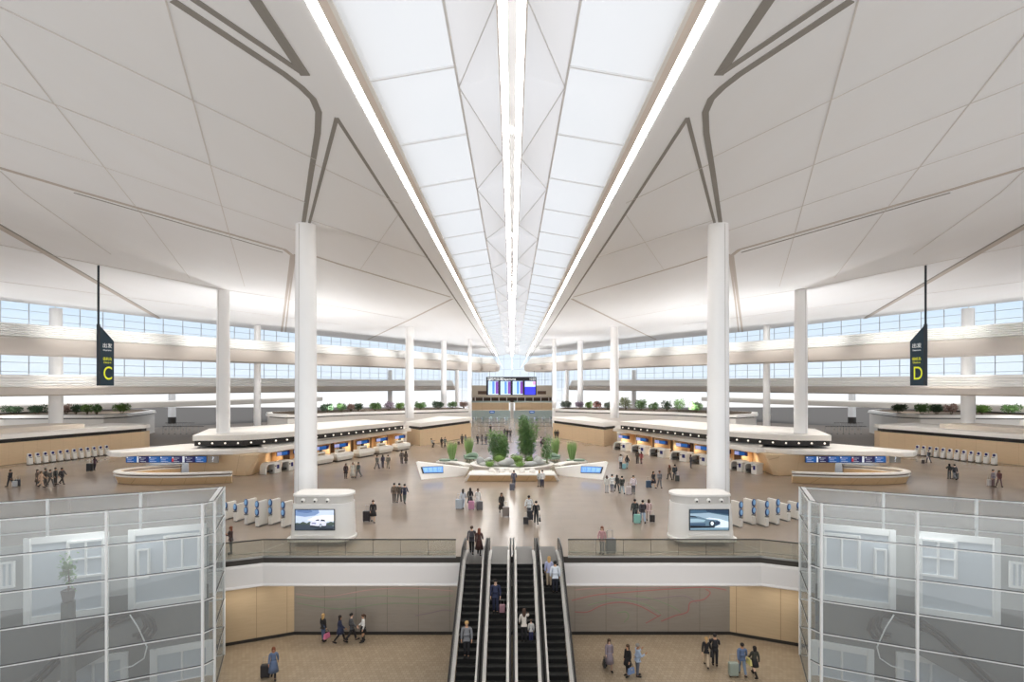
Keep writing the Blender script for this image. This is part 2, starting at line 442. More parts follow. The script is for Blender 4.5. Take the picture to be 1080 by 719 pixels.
for SIDE in (1, -1):
    nm = 'left' if SIDE == 1 else 'right'
    g = thing('gallery_ribbon', 'upper white gallery parapet with fine louvres, sweeping past the %s' % side_name(), 'gallery', (-60, 70, 14), kind='structure')
    body = [(-4.5, 13.95), (-1.2, 13.95), (-0.3, 14.1), (0.0, 14.6), (0.12, 15.4), (0.02, 15.9), (-0.25, 16.15), (-0.5, 16.2), (-4.5, 16.2)]
    m = MB(); m.sweep(pathA, body); smooth_by_angle(obj('bullnose', m, M_soffit_shade, g), 35)
    prof = [(-4.6, 16.2), (-0.45, 16.2)]
    for k in range(6):
        t0 = k / 6; z = 16.22 + 1.75 * t0; o = -0.42 - 1.5 * t0
        prof += [(o - 0.24, z + 0.02), (o, z + 0.09), (o, z + 0.2), (o - 0.2, z + 0.22)]
    prof += [(-2.2, 18.05), (-4.6, 18.05)]
    m = MB(); m.sweep(pathA, prof); obj('louvre_parapet', m, M_louvre, g)
    g = thing('gallery_ribbon', 'lower white gallery beam at eye level, sweeping past the %s' % side_name(), 'gallery', (-66, 70, 9), kind='structure')
    body = [(-3.2, 8.9), (-3.2, 8.5), (-0.3, 8.5), (0.0, 8.7), (0.05, 9.55), (-0.1, 9.75), (-0.35, 9.8), (-3.2, 9.8)]
    m = MB(); m.sweep(pathB, body); smooth_by_angle(obj('bullnose', m, M_soffit_shade, g), 35)
    m = MB(); m.sweep(pathB, [(-2.5, 9.81), (-0.4, 9.81), (-0.4, 10.05), (-0.6, 10.08), (-0.75, 10.16), (-0.6, 10.22), (-0.6, 10.45), (-0.8, 10.48), (-0.95, 10.56), (-0.8, 10.62), (-0.8, 10.85), (-1.0, 10.88), (-1.15, 10.96), (-1.0, 11.02), (-1.0, 11.3), (-1.2, 11.4), (-2.5, 11.4)]); obj('louvre_parapet', m, M_louvre, g)
    # the approach road outside, seen under the galleries
    Pc = fillet_path([(-120, 60), (-100, 84), (-86, 108), (-74, 128), (-66, 146), (-60, 168)], 4)
    m = MB(); m.sweep(Pc, [(-7, 5.0), (0, 5.0), (0.1, 5.3), (0.1, 6.2), (-0.2, 6.3), (-7, 6.3)])
    tag(smooth_by_angle(obj('approach_ramp', m, M_cream), 30), 'pale curved ramp outside, seen low between gallery beams past the %s' % side_name(), 'ramp', kind='structure')
SIDE = 1

# ---------------------------------------------------------------- columns
def column(x, y, z0, r, label, z1=ZC, foot=False):
    t = thing('round_column', label, 'column', (x, y, z0), group='white columns', kind='thing')
    m = MB(); prof = [(r * 0.97, z0 + 0.01), (r, z0 + 2), (r * 0.93, z1 - 3)] + ([(r * 0.9, z1 - 0.01)])
    m.lathe(prof, 32, (x, y, 0)); smooth_by_angle(obj('shaft', m, M_col, t), 50)
    m = MB(); rr = r * 1.0
    a = math.radians(-108)
    m.bar((x + rr * math.cos(a), y + rr * math.sin(a), z0 + 0.05), (x + rr * 0.92 * math.cos(a), y + rr * 0.92 * math.sin(a), z1 - 0.1), 0.05, 0.03)
    obj('joint_strip', m, M_seam, t)
    if foot:
        m = MB(); m.lathe([(r * 1.06, z0 + 0.005), (r * 1.06, z0 + 1.6), (r * 1.03, z0 + 1.65)], 32, (x, y, 0)); obj('base_sleeve', m, M_dark, t)
    return t
for SIDE in (1, -1):
    sn = side_name()
    column(-14.15, 36.45, 0, 0.74, 'thick white column rising behind the car screen pedestal on the %s side' % sn)
    column(-33.5, 61.6, 4.42, 0.73, 'white column rising from the check-in island roof on the %s side' % sn)
    column(-67.0, 78, 4.42, 0.86, 'white column standing over the kiosk wall island on the %s side' % sn, z1=21.25)
    column(-19.3, 100, 3.82, 0.83, 'white column at the far end of the check-in island, %s side' % sn)
    column(-16.7, 130, 0, 0.7, 'slim white column before the gallery nose, behind the shrubs, %s side' % sn)
    column(-10.1, 127, 0, 0.5, 'thin white column at the tip of the shrub planter, %s side' % sn)
    column(-14.4, 139, 0, 0.5, 'thin white column under the gallery nose, %s side' % sn, z1=13.95)
    column(-47.0, 98, 0, 0.62, 'white column through the galleries behind the island column, %s side' % sn)
    column(-89, 139, 0, 0.9, 'far white column with dark foot beyond the barrier posts, %s side' % sn, z1=8.54, foot=True)
    column(-32.4, 141, 0, 0.62, 'far white column under the galleries behind the shrubs, %s side' % sn, z1=13.95)
SIDE = 1
# ---------------------------------------------------------------- helpers for furniture
def V2(p, d, t, n=None, k=0):
    return (p[0] + d[0] * t + (n[0] * k if n else 0), p[1] + d[1] * t + (n[1] * k if n else 0))
def text(name, s, size, loc, rx, rz, material, parent, extrude=0.01, align='CENTER', sx=1.0):
    c = bpy.data.curves.new(name, 'FONT'); c.body = s; c.size = size; c.extrude = extrude; c.align_x = align; c.align_y = 'CENTER'
    c.materials.append(material)
    o = bpy.data.objects.new(name, c); COL.objects.link(o)
    me = bpy.data.meshes.new_from_object(o.evaluated_get(bpy.context.evaluated_depsgraph_get()))
    bpy.data.objects.remove(o); o = bpy.data.objects.new(name, me); COL.objects.link(o)
    if not me.materials: me.materials.append(material)
    o.location = Vector(loc) - root_loc(parent); o.rotation_euler = (rx, 0, rz); o.scale = (sx, 1, 1); o.parent = parent
    return o
M_blue = mat('screen_blue', (26, 96, 176), 0.3, emit=0.2)
M_navy = mat('screen_navy', (24, 24, 92), 0.3, emit=0.15)
M_scrw = mat('screen_white', (225, 232, 244), 0.3, emit=0.3)
M_scrl = mat('screen_lilac', (160, 166, 212), 0.3, emit=0.4)
M_scrd = mat('screen_dark', (24, 28, 40), 0.25)
M_desk = mat('desk_white', (238, 234, 226), 0.3)
M_grey = mat('mid_grey', (120, 120, 118), 0.4)
M_spot = mat('spot_lamp', (255, 246, 232), 0.4, emit=0.5)
M_brown = mat('dark_brown_panel', (92, 66, 46), 0.4)
M_woodo = panel_mat('warm_beech', (224, 190, 146), (180, 144, 102), 1.2, 3.0, axis=(0.47, 0.88))
ND, NN = (0.47, 0.8827), (-0.8827, 0.47)           # along the check-in front, and away from the hall axis

# ---------------------------------------------------------------- check-in islands
TZ = 4.4
T_FRONT = [FP(203, 459, TZ), FP(255, 458.6, TZ), FP(277, 457.4, TZ), FP(300, 455.8, TZ), FP(331, 453.3, TZ), FP(426, 444.2, TZ)]
C_FRONT = [FP(282, 478, 2.35), FP(310, 473.5, 2.35), FP(434, 454.6, 2.35)]
for SIDE in (1, -1):
    sn = side_name()
    isl = thing('check_in_island', 'long check-in island with cream roof and black lamp band, %s side' % sn, 'check-in island', (-28, 64, 0), group='check-in islands')
    bk = [V2(T_FRONT[-1], NN, 8.5), V2(T_FRONT[0], (-0.35, 0.93), 10)]
    m = MB(); m.prism(T_FRONT + bk, 3.78, TZ); obj('roof_tier', m, M_cream, isl, bevel=0.06)
    ins = lambda P, k: [V2(p, NN, k) for p in P]
    T2 = [(T_FRONT[0][0] + 0.15, T_FRONT[0][1] + 0.12), (T_FRONT[1][0], T_FRONT[1][1] + 0.12), (T_FRONT[2][0] - 0.05, T_FRONT[2][1] + 0.12)] + [V2(p, NN, 0.12) for p in T_FRONT[3:]]
    bk2 = [V2(T2[-1], NN, 8.2), V2(T2[0], (-0.35, 0.93), 9.6)]
    m = MB(); m.prism(T2 + bk2, 3.2, 3.78); obj('lamp_band', m, M_black, isl)
    # lamps spaced along the band
    seg = [(T_FRONT[i], T_FRONT[i + 1]) for i in range(len(T_FRONT) - 1)]
    tot = sum(math.dist(a, b) for a, b in seg); pos = 0.7
    proto = None
    while pos < tot - 0.4:
        q = pos
        for a, b in seg:
            l = math.dist(a, b)
            if q <= l: break
            q -= l
        t = q / l; p = (a[0] + (b[0] - a[0]) * t, a[1] + (b[1] - a[1]) * t)
        m = MB(); m.ell((p[0] + 0.05, p[1] - 0.03, 3.5), 0.11, 10, 7)
        obj('spotlight', m, M_spot, isl, smooth=True)
        pos += 1.38
    # canopy: leaf tip over the information desk and the strip over the counters
    leaf = [FP(112, 477.2, 2.65), FP(116, 479, 2.65), FP(126, 479.8, 2.6), FP(145, 480.4, 2.4), FP(200, 480.6, 2.35), FP(245, 479.6, 2.35), FP(272, 477.5, 2.35)] + C_FRONT
    back = [V2(C_FRONT[-1], NN, 5), V2(C_FRONT[0], NN, 8), FP(201, 467.5, 2.9), FP(150, 471.8, 2.9), FP(118, 475.4, 2.8)]
    m = MB(); m.taper(leaf + back, 2.35, [(x + (0.1 if i < 7 else -0.1), y + 0.1) for i, (x, y) in enumerate(leaf)] + back, 2.9)
    obj('canopy', m, M_cream, isl, bevel=0.12, seg=3)
    cf = [V2(p, NN, 0.6) for p in C_FRONT]; tf = [V2(p, NN, 0.5) for p in T_FRONT[2:]]
    m = MB(); m.add([(p[0], p[1], 2.89) for p in cf] + [(p[0], p[1], 3.22) for p in (tf[0], tf[2], tf[3])], [(0, 1, 4, 3), (1, 2, 5, 4)])
    obj('canopy_slope', m, M_cream, isl)
    # beech core at the near end
    m = MB(); m.taper([(-36.0, 59.2), (-29.4, 58.4), (-29.0, 59.0), (-29.2, 61.5), (-29.5, 66), (-38, 66)], 0.005, [(-36.0, 59.0), (-29.2, 58.1), (-28.0, 58.7), (-28.4, 61.5), (-29.5, 66), (-38, 66)], 2.36)
    obj('core_wall', m, M_woodw, isl, bevel=0.05)
    # back wall behind the counters with dark openings
    A, B = V2((-28.2, 60.6), NN, 3.6), V2((-15.9, 83.7), NN, 3.6)
    L = math.dist(A, B); d = ((B[0] - A[0]) / L, (B[1] - A[1]) / L); n = (-d[1], d[0])
    m = MB(); m.prism([A, B, V2(B, d, 0, n, 0.3), V2(A, d, 0, n, 0.3)], 0.005, 2.36); obj('back_wall', m, M_woodo, isl)
    for k in range(7):
        a = V2(A, d, 1.0 + 3.7 * k, n, -0.03); b = V2(A, d, 2.6 + 3.7 * k, n, -0.03)
        m = MB(); m.prism([a, b, V2(b, n, 0.04), V2(a, n, 0.04)], 0.3, 2.1); obj('dark_opening', m, M_brown, isl)
        a = V2(A, d, 3.1 + 3.7 * k, n, -2.6); b = V2(a, d, 0.14)
        m = MB(); m.prism([a, b, V2(b, n, 2.6), V2(a, n, 2.6)], 0.005, 2.36); obj('fin_wall', m, M_woodo, isl)
    # low end block carrying on the same line, with its own cap
    P0, P1 = FP(443, 470.4), FP(497, 460.4)
    L = math.dist(P0, P1); d = ((P1[0] - P0[0]) / L, (P1[1] - P0[1]) / L); n = (-d[1], d[0])
    Pl = V2(P0, n, 4.0); Pr = V2(P1, n, 7.0)
    m = MB(); m.prism([P0, P1, Pr, V2(Pl, d, 2)], 0.005, 2.66); obj('end_block', m, M_woodw, isl)
    sh = lambda k: [V2(P0, d, k, n, k), V2(P1, d, -k * 0.3, n, k), V2(Pr, d, -k * 0.3, n, -k), V2(Pl, d, k + 2, n, -k)]
    m = MB(); m.prism(sh(0.25), 2.66, 3.16); obj('end_band', m, M_black, isl)
    m = MB(); m.taper(sh(-0.25), 3.16, sh(-0.1), 3.8); obj('end_cap', m, M_cream, isl, bevel=0.05)
    # overhead lamps under the canopy
    for k in range(7):
        p = V2((-27.6, 61.0), ND, 1.8 + 3.7 * k, NN, 1.8)
        lamp('down_spot', 'SPOT', (SIDE * p[0], p[1], 2.3), 260, (1, 0.9, 0.74), spot_size=math.radians(150), spot_blend=1.0, shadow_soft_size=0.25)
    lamp('down_spot', 'SPOT', (SIDE * -38.0, 55.9, 2.3), 200, (1, 0.9, 0.74), spot_size=math.radians(150), spot_blend=1.0, shadow_soft_size=0.25)

    # curved information desk
    path = [(-37.0, 59.5), (-38.8, 58.8), (-40.3, 57.7), (-41.2, 56.3), (-41.2, 55.1), (-40.5, 54.1), (-39.0, 53.4), (-36.5, 53.0), (-33, 53.1), (-28.6, 54.0)]
    path = fillet_path(path, 4)
    dk = thing('information_desk', 'boat-shaped beech desk with cream rims under the canopy tip, %s side' % sn, 'desk', (-36, 55, 0), group='information desks')
    m = MB(); m.sweep(path, [(-0.34, 0.005), (-0.06, 0.72), (-0.5, 0.72), (-0.6, 0.005)]); obj('beech_front', m, M_woodo, dk)
    m = MB(); m.sweep(path, [(0.0, 0.72), (0.03, 0.80), (0.0, 0.88), (-0.5, 0.88), (-0.5, 0.72)]); obj('lower_rim', m, M_cream, dk)
    m = MB(); m.sweep(path, [(-0.12, 0.88), (-0.12, 1.0), (-0.45, 1.0), (-0.45, 0.88)]); obj('shadow_gap', m, M_brown, dk)
    m = MB(); m.sweep(path, [(0.02, 1.0), (0.08, 1.08), (0.02, 1.17), (-0.6, 1.17), (-0.6, 1.0)]); obj('counter_top', m, M_cream, dk)
    m = MB(); m.sweep(path[6:-3], [(-0.75, 0.7), (-0.75, 0.74), (-1.3, 0.74), (-1.3, 0.7)]); obj('work_top', m, M_woodo, dk)
SIDE = 1

# screens below the canopy tips (the same reading order on both sides)
def led_strip(x0, x1, y, label, qx):
    t = thing('screen_strip', label, 'screen', ((x0 + x1) / 2, y, 1.62), group='canopy screen strips')
    m = MB(); m.box(x0, y, 1.62, x1, y + 0.12, 2.335); obj('housing', m, M_scrd, t)
    w = (x1 - x0); u = [0, .135, .16, .28, .42, .565, .70, .73, .86, 1.0]
    cols = [M_blue, M_scrw, M_navy, M_blue, M_blue, M_navy, M_scrw, M_navy, M_blue]
    for i in range(9):
        a, b = x0 + w * u[i] + 0.02, x0 + w * u[i + 1] - 0.02
        m = MB(); m.box(a, y - 0.02, 1.66, b, y, 2.3); p = obj('display', m, cols[i], t)
        if b - a > 0.5:
            m = MB()
            for r in range(3):
                m.box(a + 0.15, y - 0.03, 1.74 + 0.18 * r, a + 0.15 + (b - a) * (0.6 - 0.2 * (r % 2)), y - 0.02, 1.77 + 0.18 * r)
            m.box(a + 0.08, y - 0.032, 2.1, a + 0.2, y - 0.021, 2.25)
            obj('display_lines', m, M_scrw, p)
            if i == 5: m = MB(); m.box(a + 0.04, y - 0.034, 1.75, a + 0.25, y - 0.03, 2.1); obj('red_mark', m, mat('screen_red', (200, 60, 70), 0.4, emit=0.3), p)
    q = thing('help_sign', 'grey translucent question mark sign beside the screens, %s side' % ('C sign' if x0 < 0 else 'D sign'), 'sign', (qx, y, 1.62), group='question mark signs')
    m = MB(); m.box(qx - 0.6, y, 1.62, qx + 0.6, y + 0.1, 2.335); obj('plate', m, mat('help_grey', (150, 146, 140), 0.4), q)
    text('question_mark', '?', 0.75, (qx, y - 0.02, 1.98), PI / 2, 0, M_scrw, q)
led_strip(-41.7, -33.0, 57.35, 'row of blue airline displays hanging under the canopy tip, C sign side', -32.3)
led_strip(31.7, 40.4, 57.35, 'row of blue airline displays hanging under the canopy tip, D sign side', 41.4)

# ---------------------------------------------------------------- counters
def desk_a():
    t = thing('check_in_counter', 'x', 'counter', (0, 0, 0))
    m = MB(); m.box(-1.35, -0.05, 0.0, 1.35, 0.9, 0.12); obj('plinth', m, M_dark, t)
    m = MB()
    m.add([(-1.2, -0.1, 0.12), (1.45, -0.1, 0.12), (1.45, 0.9, 0.12), (-1.2, 0.9, 0.12), (-1.6, -0.3, 0.62), (1.5, -0.3, 0.62), (1.5, 0.9, 0.62), (-1.6, 0.9, 0.62), (-1.5, -0.2, 1.0), (1.5, -0.2, 1.0), (1.5, 0.9, 1.0), (-1.5, 0.9, 1.0)],
          [(3, 2, 1, 0), (0, 1, 5, 4), (1, 2, 6, 5), (2, 3, 7, 6), (3, 0, 4, 7), (4, 5, 9, 8), (5, 6, 10, 9), (6, 7, 11, 10), (7, 4, 8, 11), (8, 9, 10, 11)])
    obj('front_panel', m, M_desk, t, bevel=0.03)
    m = MB(); m.box(-1.45, 0.1, 1.0, 1.45, 1.0, 1.05); obj('counter_top', m, M_cream, t)
    m = MB(); m.box(-0.75, 0.5, 1.05, 0.75, 0.95, 1.5); obj('back_shelf', m, M_desk, t, bevel=0.03)
    m = MB(); m.box(-0.6, 0.47, 1.12, 0.6, 0.5, 1.3); obj('shelf_slot', m, mat('slot_brown', (150, 128, 100), 0.5), t)
    m = MB(); m.box(-0.3, 0.62, 1.5, 0.3, 0.66, 1.73); obj('monitor', m, M_scrd, t)
    return t
def desk_b():
    t = thing('bag_drop_counter', 'x', 'counter', (0, 0, 0))
    arch = [(-1.7, 0.0), (-1.72, 0.5), (-1.55, 0.95), (-1.2, 1.18), (-0.5, 1.25), (1.5, 1.2), (1.6, 1.12), (1.5, 1.05), (-0.5, 1.08), (-1.1, 1.02), (-1.35, 0.85), (-1.48, 0.5), (-1.45, 0.0)]
    n = len(arch)
    m = MB(); m.add([(x, -0.15, z) for x, z in arch] + [(x, 0.9, z) for x, z in arch], [tuple(range(n)), tuple(range(2 * n - 1, n - 1, -1))] + [(i, (i + 1) % n, n + (i + 1) % n, n + i) for i in range(n)])
    obj('arch_top', m, M_desk, t)
    m = MB(); m.box(0.2, -0.3, 0.0, 1.45, 0.85, 1.04); obj('cabinet', m, M_desk, t, bevel=0.04)
    m = MB(); m.box(0.75, -0.36, 0.5, 1.2, -0.3, 0.95); obj('touch_screen', m, M_navy, t)
    m = MB(); m.box(0.3, -0.32, 0.75, 0.6, -0.3, 0.9); obj('slot', m, mat('slot_brown', (150, 128, 100), 0.5), t)
    m = MB(); m.box(-1.42, 0.0, 0.15, 0.18, 0.85, 0.4); obj('conveyor', m, M_dark, t, bevel=0.03)
    m = MB(); m.box(-1.42, 0.86, 0.0, 0.18, 0.9, 1.06); obj('rear_panel', m, M_brown, t)
    return t
def over_screen():
    t = thing('overhead_screen', 'x', 'screen', (0, 0, 0))
    m = MB(); m.box(-1.25, 0, 0, 1.25, 0.1, 0.5); obj('housing', m, M_scrd, t)
    m = MB(); m.box(-1.2, -0.02, 0.04, -0.35, 0, 0.46); obj('airline_field', m, M_scrl, t)
    m = MB(); m.box(-0.33, -0.02, 0.04, 0.8, 0, 0.46); obj('blue_field', m, M_blue, t)
    m = MB(); m.box(0.82, -0.02, 0.04, 1.2, 0, 0.46); obj('number_field', m, M_navy, t)
    m = MB(); m.box(-0.9, 0.03, 0.5, -0.84, 0.08, 0.6); m.box(0.84, 0.03, 0.5, 0.9, 0.08, 0.6); obj('hanger', m, M_dark, t)
    return t
SPOTS = [(287, 498.8), (302, 497.3), (321.5, 494.8), (342, 491.3), (363, 487), (386, 482.2), (406, 478.2), (425, 474.6)]
ordw = ['nearest the core', 'second from the core', 'third from the core', 'fourth from the core', 'fifth from the core', 'sixth from the core', 'seventh from the core', 'eighth from the core']
pa, pb, po = desk_a(), desk_b(), over_screen()
first = {pa.name: True, pb.name: True, po.name: True}
def place(proto, loc, rz, label, group=None, scale=None):
    if first.get(proto.name):
        first[proto.name] = False; KIDS_OF(proto)
        proto.location = (SIDE * loc[0], loc[1], loc[2]); proto.rotation_euler = (0, 0, SIDE * rz); proto['label'] = label
        if scale: proto.scale = scale if isinstance(scale, (tuple, list)) else (scale,) * 3
        if group: proto['group'] = group
        return proto
    return copy_tree(proto, loc, rz, label, group, scale)
RZC = math.atan2(0.8827, 0.47)
for SIDE in (1, -1):
    sn = side_name()
    La, Lb_ = Vector((-26.6, 61.4)), Vector((-16.45, 82.3))
    ts = []
    for x, y in SPOTS:
        k = (x - XC) / FPX; dv = Lb_ - La; ts.append((k * La.y - La.x) / (dv.x - k * dv.y))
    Lc = (Lb_ - La).length
    for k, t_ in enumerate(ts):
        p = La + (Lb_ - La) * t_
        gap = min([abs(t_ - u) for u in ts if u != t_]) * Lc
        sc = min(1.0, gap * 0.92 / 3.3)
        if SIDE == 1 and k > 2:
            place(pa, (p.x, p.y, 0.002), RZC, 'white faceted check-in counter with rear shelf, %s, C side' % ordw[k], 'faceted counters', (sc, 1, 1))
        else:
            place(pb, (p.x, p.y, 0.002), RZC, 'white arched bag drop counter, %s, %s side' % (ordw[k], sn[0]), 'arched counters', (sc, 1, 1))
        if k != 0:
            place(po, (p.x - 0.5, p.y + 0.35, 1.745), RZC, 'overhead blue lilac display over the counter %s, %s side' % (ordw[k], sn[0]), 'overhead displays', (min(1, gap * 0.9 / 2.5), 1, 1))
SIDE = 1

# ---------------------------------------------------------------- kiosk wall islands far out
W0 = [(-69.5, 49), (-63.5, 65.9), (-57.4, 83)]
wd = (0.336, 0.942); wn = (-0.942, 0.336)
for SIDE in (1, -1):
    sn = side_name()
    t = thing('kiosk_wall_island', 'beech walled block with black band and cream cap behind a kiosk row, %s side' % sn, 'counter block', (-66, 70, 0), group='kiosk wall blocks')
    def ring(k, e=0): return [V2(W0[0], wn, k), V2(W0[1], wn, k), V2(W0[2], wd, -e, wn, k), V2(W0[2], wd, 1.5 - e, wn, 1.0 + k), V2(W0[2], wd, 1.5 - e, wn, 10), V2(W0[0], wn, 10)]
    m = MB(); m.prism(ring(0), 0.005, 2.75); obj('beech_wall', m, M_woodw, t)
    m = MB(); m.prism(ring(0.3, 0.3), 2.75, 3.25); obj('black_band', m, M_black, t)
    m = MB(); m.taper(ring(-0.2), 3.25, ring(0.0), 3.8); obj('cap', m, M_cream, t, bevel=0.06)
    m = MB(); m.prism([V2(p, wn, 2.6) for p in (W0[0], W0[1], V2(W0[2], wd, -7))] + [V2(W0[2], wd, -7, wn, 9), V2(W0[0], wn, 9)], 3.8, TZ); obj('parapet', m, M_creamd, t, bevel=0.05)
SIDE = 1
def wall_kiosk():
    t = thing('wall_kiosk', 'x', 'kiosk', (0, 0, 0))
    m = MB(); m.box(-0.36, 0.05, 0, 0.36, 0.5, 0.1); obj('plinth', m, M_black, t)
    m = MB(); m.taper([(-0.3, 0), (0.3, 0), (0.34, 0.45), (-0.34, 0.45)], 0.1, [(-0.34, 0.12), (0.34, 0.12), (0.36, 0.5), (-0.36, 0.5)], 0.95); obj('body', m, M_desk, t, bevel=0.04)
    m = MB(); m.taper([(-0.34, 0.2), (0.34, 0.2), (0.34, 0.5), (-0.34, 0.5)], 0.95, [(-0.28, 0.36), (0.28, 0.36), (0.28, 0.5), (-0.28, 0.5)], 1.45); obj('head', m, M_desk, t, bevel=0.08)
    m = MB(); m.ell((0, 0.25, 1.2), (0.22, 0.05, 0.18), 14, 8); obj('screen', m, M_navy, t, smooth=True)
    m = MB(); m.box(-0.18, 0.06, 0.9, 0.18, 0.16, 0.97); obj('tray', m, M_grey, t)
    return t
pk = wall_kiosk(); first[pk.name] = True
num = ['first', 'second', 'third', 'fourth', 'fifth', 'sixth', 'seventh', 'eighth', 'ninth', 'tenth', 'eleventh', 'twelfth']
RZW = math.atan2(0.942, 0.336)
for SIDE in (1, -1):
    a, b = FP(33, 490.3), FP(114, 480)
    for k in range(12):
        p = (a[0] + (b[0] - a[0]) * k / 11, a[1] + (b[1] - a[1]) * k / 11)
        place(pk, (p[0], p[1], 0.002), RZW, 'white kiosk along the beech wall, %s from its outer end, %s side' % (num[k], side_name()[0]), 'kiosks along the beech walls', (0.76, 1, 1))
SIDE = 1

# ---------------------------------------------------------------- self check-in kiosks by the car screens
def fin_kiosk(two):
    h = 1.8 if two else 1.28
    t = thing('self_check_in_kiosk', 'x', 'kiosk', (0, 0, 0))
    m = MB(); m.box(-0.16, 0.02, 0, 0.16, 1.0, 0.09); obj('base_plate', m, M_grey, t)
    m = MB(); m.box(-0.13, 0.05, 0.09, 0.13, 1.0, h - 0.02); obj('fin_body', m, M_desk, t, bevel=0.03)
    m = MB(); m.box(-0.16, -0.1, 0.06, 0.16, 0.1, 0.62); obj('front_column', m, M_desk, t, bevel=0.03)
    m = MB(); m.box(-0.12, -0.16, 0.72, 0.12, 0.08, 0.78); obj('tray', m, M_grey, t)
    for z in ((1.0, 1.55) if two else (1.02,)):
        m = MB(); m.ell((0, -0.06, z + 0.05), (0.22, 0.07, 0.27), 16, 10); a = obj('screen_bezel', m, mat('kiosk_bezel', (52, 76, 128), 0.3), t, smooth=True)
        m = MB(); m.ell((0, -0.1, z + 0.07), (0.15, 0.06, 0.19), 16, 10); obj('screen', m, mat('kiosk_screen', (120, 160, 200), 0.3, emit=0.25), a, smooth=True)
    return t
k1, k2 = fin_kiosk(False), fin_kiosk(True); first[k1.name] = first[k2.name] = True
KPX = [(238.5, 548), (248.5, 550), (260, 553.3), (271.5, 555.6), (285.5, 553.5), (299, 556.3)]
for SIDE in (1, -1):
    for k, (x, y) in enumerate(KPX):
        p = FP(x, y)
        place(k1 if k < 2 else k2, (p[0], p[1], 0.002), -0.36, '%s white fin kiosk with %s oval screen%s, %s towards the car screen, %s side' % ('low' if k < 2 else 'tall', 'one' if k < 2 else 'two', '' if k < 2 else 's', num[k], side_name()[0]), 'self check-in fin kiosks', (0.85, 0.82, 1))
SIDE = 1

